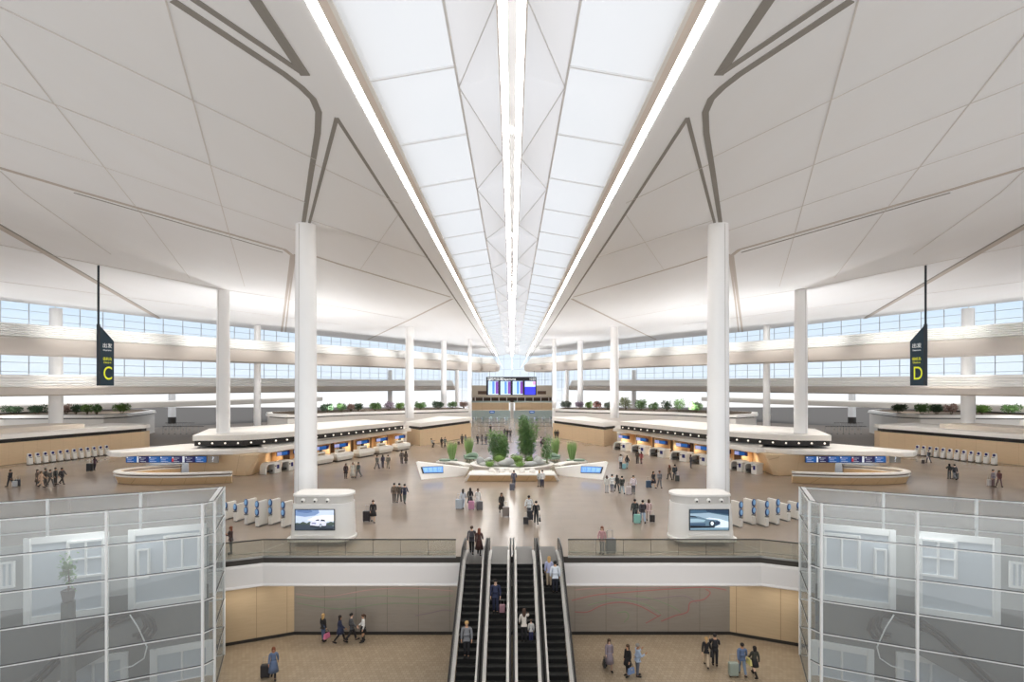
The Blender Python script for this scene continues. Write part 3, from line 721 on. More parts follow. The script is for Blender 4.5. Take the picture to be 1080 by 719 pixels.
# ---------------------------------------------------------------- pedestals with car screens
def stadium(x0, x1, y0, y1, rl, rr, n=8):
    """plan with rounded ends: rl, rr corner radii at the x0 and x1 ends"""
    P = []
    for cx, cy, r, a0 in ((x0 + rl, y0 + rl, rl, PI), (x1 - rr, y0 + rr, rr, 1.5 * PI), (x1 - rr, y1 - rr, rr, 0), (x0 + rl, y1 - rl, rl, 0.5 * PI)):
        P += [(cx + r * math.cos(a0 + PI / 2 * k / n), cy + r * math.sin(a0 + PI / 2 * k / n)) for k in range(n + 1)]
    return P
def car_picture(t, Y, x0, x1, z0, z1, kind):
    """the advert: flat layers on the screen, a few millimetres apart"""
    def layer(name, pts, col, k, parent, e=0.75):
        m = MB(); m.add([(x0 + (x1 - x0) * u, Y - 0.004 * k, z0 + (z1 - z0) * v) for u, v in pts], [tuple(range(len(pts)))])
        return obj(name, m, mat('advert_%d_%d_%d' % col, col, 0.4, emit=e * 0.7), parent)
    B = layer('advert_sky', [(0, 0), (1, 0), (1, 1), (0, 1)], (196, 208, 226) if kind == 0 else (150, 172, 188), 1, t)
    if kind == 0:
        layer('advert_cloud', [(0, .72), (.25, .66), (.5, .72), (.62, .85), (.6, 1), (0, 1)], (122, 146, 184), 2, B)
        layer('advert_cloud', [(.05, .9), (.3, .84), (.45, .9), (.4, 1), (.05, 1)], (92, 116, 160), 3, B)
        layer('advert_glow', [(.3, .48), (1, .45), (1, .72), (.75, .74), (.5, .66)], (246, 240, 226), 2, B)
        layer('advert_trees', [(0, .22), (1, .22), (1, .38), (.92, .42), (.85, .36), (.6, .36), (.36, .42), (.3, .34), (.2, .42), (.12, .34), (.04, .36), (0, .34)], (70, 84, 76), 4, B)
        layer('advert_road', [(0, 0), (1, 0), (1, .2), (.85, .26), (0, .27)], (62, 72, 84), 5, B)
        layer('advert_road', [(.45, 0), (1, 0), (1, .1), (.6, .08)], (40, 46, 56), 6, B)
        C = layer('advert_car', [(.40, .17), (.78, .15), (.80, .26), (.82, .42), (.76, .53), (.62, .56), (.52, .53), (.46, .46), (.40, .40), (.38, .28)], (214, 216, 232), 7, B)
        layer('advert_car_window', [(.52, .46), (.62, .47), (.62, .54), (.56, .53)], (52, 56, 70), 8, C)
        layer('advert_car_window', [(.66, .45), (.78, .44), (.76, .52), (.67, .54)], (52, 56, 70), 8, C)
        layer('advert_car_grille', [(.42, .32), (.54, .30), (.54, .36), (.43, .37)], (110, 116, 150), 8, C)
        layer('advert_car_shadow', [(.38, .16), (.56, .12), (.80, .15), (.80, .21), (.56, .2), (.4, .24)], (34, 40, 50), 8, C)
        for cx in (.66,):
            layer('advert_wheel', [(cx + .035 * math.cos(a * PI / 6), .22 + .10 * math.sin(a * PI / 6)) for a in range(12)], (60, 68, 80), 9, C)
            layer('advert_wheel_rim', [(cx + .022 * math.cos(a * PI / 6), .22 + .065 * math.sin(a * PI / 6)) for a in range(12)], (186, 196, 206), 10, C)
    else:
        layer('advert_dusk', [(0, .82), (.5, .86), (1, .7), (1, 1), (0, 1)], (62, 90, 112), 2, B)
        layer('advert_dusk', [(.45, .9), (1, .78), (1, 1), (.4, 1)], (38, 58, 80), 3, B)
        layer('advert_glow', [(.3, .52), (.5, .62), (.75, .56), (1, .42), (1, .1), (.6, .05), (.3, .3)], (216, 228, 236), 2, B)
        layer('advert_ground', [(0, 0), (1, 0), (1, .12), (.6, .12), (0, .2)], (120, 148, 166), 4, B)
        C = layer('advert_car', [(0, .18), (.6, .14), (.7, .22), (.78, .3), (.78, .42), (.7, .5), (.45, .54), (.22, .68), (0, .72)], (96, 122, 140), 5, B)
        layer('advert_car_roof', [(0, .64), (.2, .62), (.12, .7), (0, .72)], (34, 48, 62), 6, C)
        layer('advert_car_flank', [(0, .38), (.36, .40), (.4, .5), (.2, .56), (0, .56)], (152, 178, 192), 6, C)
        layer('advert_car_sill', [(0, .22), (.4, .22), (.4, .34), (0, .34)], (64, 88, 112), 6, C)
        layer('advert_car_shadow', [(0, .1), (.62, .12), (.66, .2), (0, .22)], (14, 20, 30), 7, C)
        layer('advert_car_nose', [(.66, .24), (.77, .28), (.78, .40), (.68, .46), (.64, .36)], (48, 62, 84), 7, C)
        for cx in (.57,):
            layer('advert_wheel', [(cx + .085 * math.cos(a * PI / 6), .32 + .17 * math.sin(a * PI / 6)) for a in range(12)], (40, 52, 66), 8, C)
            layer('advert_wheel_rim', [(cx + .04 * math.cos(a * PI / 6), .33 + .10 * math.sin(a * PI / 6)) for a in range(12)], (232, 242, 250), 9, C)
for SIDE in (1, -1):
    sn = side_name()
    t = thing('screen_pedestal', 'white pedestal with three lamps and a %s advert screen' % ('silver off-road car' if SIDE == 1 else 'teal sports car'), 'pedestal', (-11.9, 34, 0), group='car screen pedestals')
    m = MB(); m.prism(stadium(-13.5, -10.5, 33.25, 34.7, 0.3, 0.65), 0.005, 0.3); obj('recessed_base', m, mat('base_shadow_grey', (168, 160, 150), 0.5), t)
    m = MB(); m.prism(stadium(-14.05, -9.95, 32.75, 34.9, 0.5, 0.95), 0.3, 0.48); obj('ledge', m, M_white, t, bevel=0.03)
    m = MB(); m.taper(stadium(-13.85, -10.0, 33.0, 34.85, 0.25, 0.9), 0.48, stadium(-13.7, -10.1, 33.0, 34.8, 0.25, 0.85), 2.6); smooth_by_angle(obj('body', m, M_white, t), 30)
    m = MB(); m.prism(stadium(-13.62, -10.15, 33.06, 34.76, 0.35, 0.85), 2.6, 3.05); smooth_by_angle(obj('collar', m, mat('collar_grey', (214, 210, 204), 0.4), t), 30)
    m = MB(); m.prism(stadium(-13.72, -10.05, 32.98, 34.85, 0.4, 0.9), 3.05, 3.2); smooth_by_angle(obj('cap', m, M_white, t, bevel=0.03), 30)
    for k in range(3):
        m = MB(); m.ell((-13.0 + 0.77 * k, 33.02, 2.82), 0.14, 14, 10); b = obj('lamp_ball', m, M_white, t, smooth=True)
        m = MB(); m.ell((-13.0 + 0.77 * k, 32.9, 2.79), 0.06, 10, 8); obj('lens', m, M_black, b, smooth=True)
    m = MB(); m.box(-13.48, 32.94, 0.98, -11.0, 33.02, 2.3); sc = obj('screen', m, M_scrd, t)
    x0, x1 = (-13.43, -11.05)
    if SIDE == -1: x0, x1 = -11.05, -13.43        # keeps the picture's left at the left
    car_picture(sc, 32.935, x0, x1, 1.02, 2.26, 0 if SIDE == 1 else 1)
    m = MB(); m.box(-13.5, 32.85, 0.62, -11.0, 33.02, 0.72); obj('shelf', m, M_white, t, bevel=0.02)
SIDE = 1

# ---------------------------------------------------------------- railings
M_rail = glass('rail_glass', (236, 236, 230), 0.86, (190, 192, 184), 0.04, 0.4)
for SIDE in (1, -1):
    t = thing('glass_railing', 'glass balustrade with dark handrail along the slab edge, %s side of the escalators' % side_name(), 'railing', (-9, 30.85, 0), group='slab edge railings')
    path = [(-3.25, 30.8), (-14.45, 30.8), (-16.3, 30.02), (-42, 20.55)]
    m = MB(); m.sweep(path, [(-0.03, 1.02), (0.03, 1.02), (0.03, 1.08), (-0.03, 1.08)]); obj('handrail', m, M_dark, t)
    m = MB(); m.sweep(path, [(-0.04, 0.002), (0.04, 0.002), (0.04, 0.1), (-0.04, 0.1)]); obj('base_rail', m, M_steel, t)
    m = MB(); m.sweep(path, [(0.06, 0.28), (0.1, 0.28), (0.1, 0.31), (0.06, 0.31)]); obj('lower_rail', m, M_steel, t)
    for a, b in zip(path[:-1], path[1:]):
        L = math.dist(a, b); n = max(1, round(L / 1.63)); d = ((b[0] - a[0]) / L, (b[1] - a[1]) / L)
        for k in range(n if L < 15 else 3):
            p, q = V2(a, d, L * k / n + 0.012), V2(a, d, L * (k + 1) / n - 0.012)
            m = MB(); m.bar((p[0], p[1], 0.56), (q[0], q[1], 0.56), 0.012, 0.92); obj('glass_panel', m, M_rail, t)
            if k: m = MB(); m.bar((p[0], p[1], 0.1), (p[0], p[1], 1.02), 0.02, 0.02); obj('clamp', m, M_dark, t)
SIDE = 1

# ---------------------------------------------------------------- escalators
M_step = mat('step_dark', (58, 58, 55), 0.45, 0.4)
M_riser = mat('step_riser', (26, 25, 24), 0.5, 0.3)
M_rubber = mat('handrail_rubber', (28, 26, 25), 0.35)
M_deck = mat('escalator_deck', (196, 192, 186), 0.35, 0.5)
def escalator(xc, label):
    t = thing('escalator', label, 'escalator', (xc, 26, -5), group='escalators to the lower floor')
    y0 = 29.7; run, rise = 0.3464, 0.2
    m = MB(); y, z = y0, 0.0
    for k in range(24):
        m.cm = 1; m.box(xc - 0.45, y - 0.03, z - rise, xc + 0.45, y, z)
        m.cm = 0; m.box(xc - 0.45, y - run, z - rise - 0.06, xc + 0.45, y, z - rise)
        y -= run; z -= rise
    obj('steps', m, [M_step, M_riser], t)
    m = MB(); m.box(xc - 0.5, y0, -0.06, xc + 0.5, 32.9, 0.006); obj('landing_plate', m, mat('landing_steel', (104, 100, 96), 0.45, 0.4), t)
    m = MB(); m.box(xc - 0.5, y - 2.0, -4.995, xc + 0.5, y + 0.05, -4.9); obj('landing_plate', m, MATS['landing_steel'], t)
    sl = math.tan(math.radians(30))
    for s in (-1, 1):
        xx = xc + s * 0.535
        top = [(y0 + 1.9, 0.16), (y0 + 0.1, 0.16), (y, z + 0.26), (y - 1.5, z + 0.2)]
        m = MB()
        for a, b in zip(top[:-1], top[1:]): m.bar((xx, a[0], a[1]), (xx, b[0], b[1]), 0.15, 0.08)
        obj('deck', m, M_deck, t)
        xs = xc + s * 0.64
        m = MB(); P = [(y0 + 2.0, 0.12), (y0 + 0.1, 0.12), (y, z + 0.22), (y - 1.5, z + 0.16)]
        Q = [(y0 + 2.0, 0.86), (y0 + 0.25, 0.86), (y + 0.1, z + 0.95), (y - 1.5, z + 0.86)]
        for i in range(3):
            m.add([(xs + w, *p) for w in (-0.03, 0.03) for p in (P[i], P[i + 1], Q[i + 1], Q[i])], [(0, 1, 2, 3), (7, 6, 5, 4), (0, 4, 5, 1), (1, 5, 6, 2), (2, 6, 7, 3), (3, 7, 4, 0)])
        obj('balustrade', m, mat('balustrade_dark', (70, 66, 60), 0.25, 0.2), t)
        hp = [(y0 + 1.7, 0.2), (y0 + 2.05, 0.3), (y0 + 2.2, 0.58), (y0 + 2.05, 0.84), (y0 + 1.75, 0.93), (y0 + 0.5, 0.93), (y0 - 0.1, 0.86), (y0 - 0.9, 0.42), (y + 0.4, z + 1.15), (y - 0.2, z + 0.98), (y - 1.3, z + 0.93), (y - 1.6, z + 0.6), (y - 1.4, z + 0.2)]
        m = MB(); m.tube([(xs, *p) for p in hp], 0.048, 8); obj('handrail', m, M_rubber, t, smooth=True)
    m = MB()
    P = [(y0 + 0.0, -0.05), (y, z - 0.1), (y, -4.98), (y + 1.0, -4.98), (30.9, -1.45), (30.9, -0.3), (y0 + 0.2, -0.3)]
    n = len(P)
    for s in (-1, 1):
        x1 = xc + s * 0.6; w = 0.1 if s > 0 else -0.1
        m.add([(x1, *p) for p in P] + [(x1 + w, *p) for p in P], [tuple(range(n)), tuple(range(2 * n - 1, n - 1, -1))] + [(i, (i + 1) % n, n + (i + 1) % n, n + i) for i in range(n)])
    obj('truss_cladding', m, mat('truss_dark', (64, 60, 56), 0.4, 0.4), t)
    return t
for xc, lb in ((-2.13, 'outer escalator nearest the C sign side railing'), (-0.72, 'inner escalator carrying the man in navy'), (0.72, 'inner escalator carrying the woman with a child'), (2.13, 'outer escalator carrying the couple near its top')):
    escalator(xc, 'dark stepped ' + lb)

# ---------------------------------------------------------------- glass boxes standing on the lower floor
M_box = glass('box_glass', (238, 243, 244), 0.7, (224, 228, 228), 0.03, 0.3)
GA = (-14.4, 25.6); GU = (-0.9138, -0.4063); GW = (-0.38, 0.925); GZ = 4.36
def BP(x, y, off):
    """point of the plane parallel to the box front, off metres behind it, seen at pixel x, y: (t along front, z)"""
    k = (x - XC) / FPX; ax, ay = V2(GA, GW, off)
    t = (k * ay - ax) / (GU[0] - k * GU[1]); Y = ay + GU[1] * t
    return t, CH - (y - YH) / FPX * Y
def bpt(t, off): return (GA[0] + GU[0] * t + GW[0] * off, GA[1] + GU[1] * t + GW[1] * off)
M_frame = mat('box_frame_white', (240, 241, 240), 0.4)
M_pane = glass('inner_pane', (190, 212, 232), 0.35, (176, 200, 222), 0.08, 0.3)
M_room = mat('inner_wall_grey', (178, 180, 178), 0.6)
for SIDE in (1, -1):
    sn = side_name()
    t = thing('glass_lift_hall', 'tall clear glass enclosure with white mullions on the %s side' % sn, 'glass enclosure', (*GA, -5), group='glass enclosures')
    Lb = 14.5; D = 4.22
    rows = [GZ - 1.55 * k for k in range(7)]
    def wall(name, a, b, n):
        m = MB(); m.add([(*a, -4.99), (*b, -4.99), (*b, GZ), (*a, GZ)], [(0, 1, 2, 3)]); obj(name, m, M_box, t)
        m = MB(); L = math.dist(a, b)
        for k in range(0 if name == 'glass_corner' else 1, n + 1):
            p = (a[0] + (b[0] - a[0]) * k / n, a[1] + (b[1] - a[1]) * k / n); m.bar((*p, -4.99), (*p, GZ), 0.1, 0.1)
        obj('mullion', m, M_frame, t)
        m = MB(); k2 = MB()
        for z in rows:
            m.bar((*a, z - 0.05), (*b, z - 0.05), 0.05, 0.05)
            k2.bar((*a, z), (*b, z), 0.06, 0.014)
        obj('transom', m, M_frame, t); obj('joint_line', k2, M_dark, t)
    e = Lb - 14.5 + 3.86 * 4
    wall('glass_front', bpt(0.45, 0), bpt(e, 0), 4)
    wall('glass_corner', bpt(0.45, 0), bpt(0, 0.4), 1)
    wall('glass_side', bpt(0, 0.4), bpt(0, D), 1)
    wall('glass_back', bpt(0, D), bpt(e, D), 4)
    m = MB()
    a, b = bpt(0.1, 0.4), bpt(0.1, D); m.bar((*a, GZ - 0.06), (*b, GZ - 0.06), 0.28, 0.12)
    obj('top_frame', m, M_frame, t)
    # the room inside
    w = thing('inner_room_wall', 'pale inner wall with white framed windows inside the glass enclosure, %s side' % sn, 'inner wall', (*bpt(4, 2.4), -5), group='inner walls')
    m = MB(); a, b = bpt(0.5, 2.4), bpt(15.2, 2.4); m.bar((*a, -1.2), (*b, -1.2), 0.12, 7.58); obj('wall_panel', m, M_room, w)
    def frame(x0, y0, x1, y1, off, nx, nz, name, wd_=0.3):
        t0, z1 = BP(x0, y0, off); t1, z0 = BP(x1, y1, off)
        m = MB()
        for z in (z0, z1): m.bar((*bpt(t0, off), z), (*bpt(t1, off), z), 0.12, wd_)
        for q in (t0, t1): m.bar((*bpt(q, off), z0 - wd_ / 2), (*bpt(q, off), z1 + wd_ / 2), wd_, 0.12)
        f = obj(name, m, M_frame, w)
        m = MB()
        for i in range(1, nx): q = t0 + (t1 - t0) * i / nx; m.bar((*bpt(q, off), z0), (*bpt(q, off), z1), 0.08, 0.08)
        for i in range(1, nz): z = z0 + (z1 - z0) * i / nz; m.bar((*bpt(t0, off), z), (*bpt(t1, off), z), 0.06, 0.06)
        if nx > 1 or nz > 1: obj('glazing_bar', m, M_frame, f)
        m = MB(); m.bar((*bpt(t0, off + 0.04), (z0 + z1) / 2), (*bpt(t1, off + 0.04), (z0 + z1) / 2), 0.03, z1 - z0); obj('pane', m, mat('inner_pane_blue', (198, 206, 214), 0.15), f)
        return t0, t1, z0, z1
    m = MB(); a, b = bpt(0.5, 2.33), bpt(15.2, 2.33); m.bar((*a, -2.5), (*b, -2.5), 0.02, 4.4); obj('lower_panel', m, mat('inner_wall_dark', (112, 114, 113), 0.5), w)
    frame(29, 571, 111, 643, 2.25, 1, 1, 'window_frame')
    frame(139, 562, 214, 629, 2.25, 1, 1, 'window_frame')
    frame(174, 566, 210, 597, 2.15, 2, 1, 'small_window', 0.12)
    frame(72, 572, 109, 605, 2.15, 2, 2, 'small_window', 0.1)
    frame(146, 580, 157, 608, 2.15, 1, 1, 'small_window', 0.08)
    frame(1, 594, 14, 618, 2.15, 2, 1, 'small_window', 0.1)
    frame(162, 688, 221, 745, 2.25, 2, 2, 'window_frame', 0.32)
    frame(64, 702, 131, 760, 2.25, 2, 2, 'window_frame', 0.32)
    if SIDE == 1:
        tt, z0 = BP(72, 634, 0.5); px_, py_ = bpt(tt, 0.5); z1 = z0 + 0.75
        g = thing('potted_tree', 'small potted tree on a tall grey stand inside the glass enclosure', 'potted plant', (px_, py_, -4.99))
        m = MB(); m.lathe([(0.3, -4.98), (0.26, z0)], 14, (px_, py_, 0)); obj('stand', m, mat('stand_grey', (120, 122, 120), 0.5), g)
        m = MB(); m.lathe([(0.2, z0), (0.28, z0 + 0.5), (0.24, z0 + 0.52), (0.02, z0 + 0.48)], 14, (px_, py_, 0)); obj('pot', m, M_dark, g)
        m = MB(); m.tube([(px_, py_, z0 + 0.4), (px_ + 0.04, py_, z0 + 1.0), (px_, py_, z0 + 1.5)], [0.04, 0.03, 0.02], 6); obj('trunk', m, M_brown, g)
        m = MB(); rnd = random.Random(5)
        for _ in range(220):
            p = Vector((rnd.gauss(0, .15), rnd.gauss(0, .1), rnd.gauss(0, .3))) + Vector((px_, py_, z0 + 1.35)); d = Vector((rnd.uniform(-1, 1), rnd.uniform(-1, 1), rnd.uniform(-.6, .9))).normalized() * 0.2; u = d.cross(Vector((0, 0, 1))).normalized() * 0.05
            m.add([p, p + d * .5 + u, p + d, p + d * .5 - u], [(0, 1, 2, 3)])
        obj('foliage', m, mat('leaf_indoor', (110, 148, 96), 0.6), g)
    # dark handrails of an escalator inside
    q = thing('inner_escalator', 'dark looping handrails of an escalator inside the glass enclosure, %s side' % sn, 'escalator', (*bpt(4, 1.2), -5), group='escalators inside the glass')
    for k, off in enumerate((0.9, 1.3, 1.7)):
        pts = [(20, 740), (60, 700), (95, 668), (118, 653), (138, 646), (150, 644), (158, 650), (161, 660), (156, 668), (147, 670)]
        m = MB(); P = []
        for x, y in pts:
            tt, z = BP(x - 7 + k * 5, y + k * 2.0, off); P.append((*bpt(tt, off), max(z, -4.9)))
        m.tube(P, 0.1, 8); obj('handrail', m, M_rubber, q, smooth=True)
    m = MB(); P = []
    for x, y in [(137, 648), (146, 662), (155, 682), (152, 694), (140, 702), (120, 708)]:
        tt, z = BP(x, y, 0.8); P.append((*bpt(tt, 0.8), z))
    m.tube(P, 0.03, 6); obj('guide_rail', m, M_frame, q, smooth=True)
    m = MB()
    p = [BP(x, y, 1.3) for x, y in ((0, 735), (100, 668), (150, 652), (150, 668), (60, 719), (30, 740))]
    n = len(p); vs = [(*bpt(tt, 1.28), max(z, -4.95)) for tt, z in p] + [(*bpt(tt, 1.34), max(z, -4.95)) for tt, z in p]
    m.add(vs, [tuple(range(n)), tuple(range(2 * n - 1, n - 1, -1))] + [(i, (i + 1) % n, n + (i + 1) % n, n + i) for i in range(n)])
    obj('balustrade', m, mat('inner_balustrade', (120, 122, 122), 0.3), q)
    m = MB(); a, b = bpt(2.5, 1.3), bpt(13, 1.3); m.bar((*a, -4.95), (*b, -4.95), 1.0, 0.06); obj('landing', m, M_dark, q)
SIDE = 1

# ---------------------------------------------------------------- hanging letter signs
M_sign = mat('sign_teal', (36, 62, 78), 0.4)
M_signe = mat('sign_edge', (22, 36, 48), 0.4)
M_yel = mat('sign_yellow', (222, 226, 52), 0.4, emit=0.35)
M_sw = mat('sign_white', (236, 240, 240), 0.4, emit=0.3)
def letter_sign(ch, s):
    Y1 = 48.9; k = Y1 / 26.0
    p1 = Vector((-20.2 * k, Y1)); p2 = Vector((-19.95 * k, 26.6 * k))
    d = (p2 - p1).normalized(); nn = Vector((d.y, -d.x)); W = (p2 - p1).length
    z0, zn, zf = 10.0 - 0.05, 10 + 63 * Y1 / FPX, 10 + 46 * Y1 * 1.023 / FPX
    t = thing('letter_sign', 'slanted dark teal hanging sign with a yellow letter %s' % ch, 'sign', (s * p1.x, p1.y, z0), group='hanging letter signs')
    global SIDE
    SIDE = 1
    def pt(a, o, z): q = p1 + d * a + nn * o; return (s * q.x, q.y, z)
    m = MB(); m.add([pt(0, 0.03, z0), pt(W, 0.03, z0), pt(W, 0.03, zf), pt(0, 0.03, zn), pt(0, -0.03, z0), pt(W, -0.03, z0), pt(W, -0.03, zf), pt(0, -0.03, zn)],
                    [(0, 1, 2, 3), (7, 6, 5, 4), (0, 4, 5, 1), (1, 5, 6, 2), (2, 6, 7, 3), (3, 7, 4, 0)])
    obj('panel', m, M_sign, t)
    m = MB(); m.bar(pt(-0.09, 0, z0), pt(-0.09, 0, zn + 0.1), 0.2, 0.2); obj('edge_post', m, M_signe, t)
    m = MB(); m.tube([pt(-0.09, 0, zn), pt(-0.09, 0, ZC - 0.005)], 0.09, 8); obj('rod', m, M_signe, t)
    rz = math.atan2(d.y * 1.0, s * d.x) + (0 if s == 1 else PI)
    def tx(name, b, size, a, z, mm, sx=1.0): q = pt(a, 0.045, z); text(name, b, size, q, PI / 2, rz, mm, t, 0.005, sx=sx)
    tx('letter', ch, 1.75, W * (0.56 if s == 1 else 0.44), 11.05, M_yel, 0.66)
    tx('caption', '\u503c\u673a\u5c9b', 0.32, W * 0.53, 12.42, M_yel, 0.8); tx('caption', 'Check-in', 0.24, W * 0.53, 12.1, M_yel, 0.75)
    tx('caption', '\u51fa\u53d1', 0.46, W * 0.52, 13.65, M_sw, 0.9); tx('caption', 'Departures', 0.2, W * 0.52, 13.25, M_sw, 0.75)
    return t
letter_sign('C', 1); letter_sign('D', -1)

# ---------------------------------------------------------------- flight board
Y = 146.0
x0, z1 = AP(512.8, 397.3, Y); x1, z0 = AP(565.8, 416.6, Y)
fb = thing('flight_board', 'wide black flight board with four bright panels hanging over the hall axis', 'flight board', (0, Y, z0))
m = MB(); m.box(x0, Y, z0, x1, Y + 0.5, z1); obj('housing', m, mat('board_black', (12, 12, 22), 0.4), fb, bevel=0.05)
M_pur = mat('board_purple', (104, 58, 142), 0.4, emit=0.4); M_lb = mat('board_pale_blue', (178, 200, 236), 0.4, emit=0.5); M_mb = mat('board_mid_blue', (74, 124, 196), 0.4, emit=0.4); M_rb = mat('board_royal', (44, 48, 214), 0.4, emit=0.6)
for k in range(4):
    a = AP((118 + 218 * k) / 16.875 + 508 if k < 3 else 553.6, 0, Y)[0]; b = a + (2.75 if k < 3 else 2.85)
    zt, zb = AP(0, 401.8, Y)[1], AP(0, 416.0, Y)[1]
    m = MB(); m.box(a, Y - 0.03, zb, b, Y, zt); p = obj('panel', m, M_lb if k < 3 else M_rb, fb)
    m = MB()
    if k < 3:
        m.box(a + 1.1, Y - 0.045, zb + 0.2, a + 1.75, Y - 0.031, zt - 0.1); obj('blue_column', m, M_mb, p)
        m = MB(); m.box(a + 2.0, Y - 0.045, zb + 0.2, b, Y - 0.031, zt - 0.1); obj('purple_column', m, M_pur, p)
        m = MB()
        for r in range(11): m.box(a + 0.08, Y - 0.055, zb + 0.3 + r * 0.3, a + 0.95, Y - 0.032, zb + 0.38 + r * 0.3)
        obj('text_rows', m, mat('board_text', (120, 140, 190), 0.4, emit=0.6), p)
    else:
        m.box(a, Y - 0.045, zt - 1.55, b, Y - 0.031, zt); obj('pale_field', m, M_lb, p)
        m = MB(); m.box(b - 0.7, Y - 0.06, zt - 1.0, b, Y - 0.046, zt - 0.1); obj('pink_field', m, mat('board_pink', (214, 140, 200), 0.4, emit=0.7), p)
for s_, xx, sz in (('\u2708', -6.3, 0.9), ('\u56fd\u5185\u51fa\u53d1', -4.3, 0.85), ('Departures', -0.9, 0.85), ('10:25', 5.6, 0.8)):
    text('heading', s_, sz, (xx, Y - 0.03, z1 - 0.62), PI / 2, 0, M_sw, fb)
for px in (516.4, 563.4):
    a = AP(px, 0, Y)[0]; m = MB(); m.tube([(a, Y + 0.25, z1), (a, Y + 0.25, 13.96)], 0.05, 6); obj('hanger', m, M_dark, fb)

# ---------------------------------------------------------------- far end: security hall front
t = thing('security_hall_front', 'far beech gallery front over a pale glass screen closing the hall axis', 'gallery front', (0, 160, 0))
Y = 160.0
for s in (-1, 1):
    m = MB(); m.box(*sorted((s * 0.9, s * 12.3))[:1], Y, 2.4, sorted((s * 0.9, s * 12.3))[1], Y + 0.4, 4.7); obj('beech_front', m, M_woodw, t)
    m = MB(); m.box(*sorted((s * 0.5, s * 12.3))[:1], Y + 0.1, 0.005, sorted((s * 0.5, s * 12.3))[1], Y + 0.16, 2.35); obj('glass_screen', m, glass('screen_pale_glass', (225, 240, 235), 0.3, (206, 218, 212), 0.1, 0.2), t)
    m = MB(); m.box(*sorted((s * 0.5, s * 12.3))[:1], Y + 0.9, 4.72, sorted((s * 0.5, s * 12.3))[1], Y + 1.2, 5.2); obj('parapet_glass', m, MATS['screen_pale_glass'], t)
    for k in range(5):
        m = MB(); m.box(s * (1.6 + 2.4 * k) - 0.12, Y + 1.6, 4.71, s * (1.6 + 2.4 * k) + 0.12, Y + 1.9, 6.2); obj('post', m, M_beige, t)
    m = MB(); xa, xb_ = sorted((s * 7.2, s * 12.3)); m.box(xa, Y + 2.0, 6.7, xb_, Y + 2.4, 9.9); obj('side_wall', m, mat('far_beige_wall', (204, 192, 174), 0.5), t)
    xa, xb_ = sorted((s * 7.8, s * 10.4)); m = MB(); m.box(xa, Y + 1.9, 7.2, xb_, Y + 2.0, 8.2); obj('dark_bay', m, M_brown, t)
    m = MB(); m.box(s * 6.0 - 0.75, Y - 0.25, 1.55, s * 6.0 + 0.75, Y - 0.1, 2.3); obj('blue_sign', m, M_blue, t)
    m = MB(); m.box(s * 6.0 - 0.45, Y - 0.27, 1.85, s * 6.0 + 0.45, Y - 0.255, 2.0); obj('sign_text', m, M_sw, t)
m = MB(); m.box(-0.5, Y - 0.1, 0.005, 0.5, Y + 0.5, 4.7); obj('centre_pier', m, M_cream, t)
m = MB(); m.box(-12.3, Y + 0.1, 4.7, 12.3, Y + 10, 4.72); obj('gallery_deck', m, M_beige, t)
m = MB(); m.box(-12.3, Y + 4, 4.72, 12.3, Y + 4.4, 6.2); obj('dark_slot', m, M_brown, t)
m = MB(); m.box(-12.3, Y + 1.5, 6.2, 12.3, Y + 10, 6.7); obj('upper_slab', m, mat('far_slab', (190, 178, 160), 0.5), t)
m = MB(); m.box(-7.2, Y + 3.0, 6.7, 7.2, Y + 3.4, 8.0); obj('rear_wall', m, MATS['far_beige_wall'], t)
# ---------------------------------------------------------------- planting
def leaf_mat(name, c): return mat(name, c, 0.6, noise=((2.5, 2.5, 2.5), tuple(max(0, int(v * 0.62)) for v in c), 1.0))
GREENS = {'green': leaf_mat('leaf_green', (128, 170, 100)), 'dark': leaf_mat('leaf_dark', (82, 112, 78)), 'olive': leaf_mat('leaf_olive', (152, 160, 108)),
          'grey': leaf_mat('leaf_grey', (146, 160, 146)), 'purple': leaf_mat('leaf_purple', (206, 188, 208)), 'red': leaf_mat('leaf_red', (160, 110, 98)),
          'pink': leaf_mat('leaf_pink', (196, 164, 150)), 'lime': leaf_mat('leaf_lime', (142, 182, 88))}
M_stem = mat('stem_brown', (96, 84, 62), 0.8)
def leaves(m, c, r, n, size, up=0.35, rnd=R, shell=0.45):
    """small bent leaf blades scattered through an ellipsoid"""
    for _ in range(n):
        while True:
            p = Vector((rnd.uniform(-1, 1), rnd.uniform(-1, 1), rnd.uniform(-1, 1)))
            if shell < p.length < 1: break
        q = Vector((c[0] + p.x * r[0], c[1] + p.y * r[1], c[2] + p.z * r[2]))
        d = (p + Vector((rnd.uniform(-1, 1), rnd.uniform(-1, 1), rnd.uniform(-1, 1) + up))).normalized()
        w = d.cross(Vector((rnd.uniform(-1, 1), rnd.uniform(-1, 1), rnd.uniform(-1, 1)))).normalized()
        s = size * rnd.uniform(0.6, 1.3); u = d.cross(w)
        m.add([q, q + d * s * 0.5 + w * s * 0.22 + u * s * 0.08, q + d * s, q + d * s * 0.5 - w * s * 0.22 + u * s * 0.08], [(0, 1, 2, 3)])
    return m

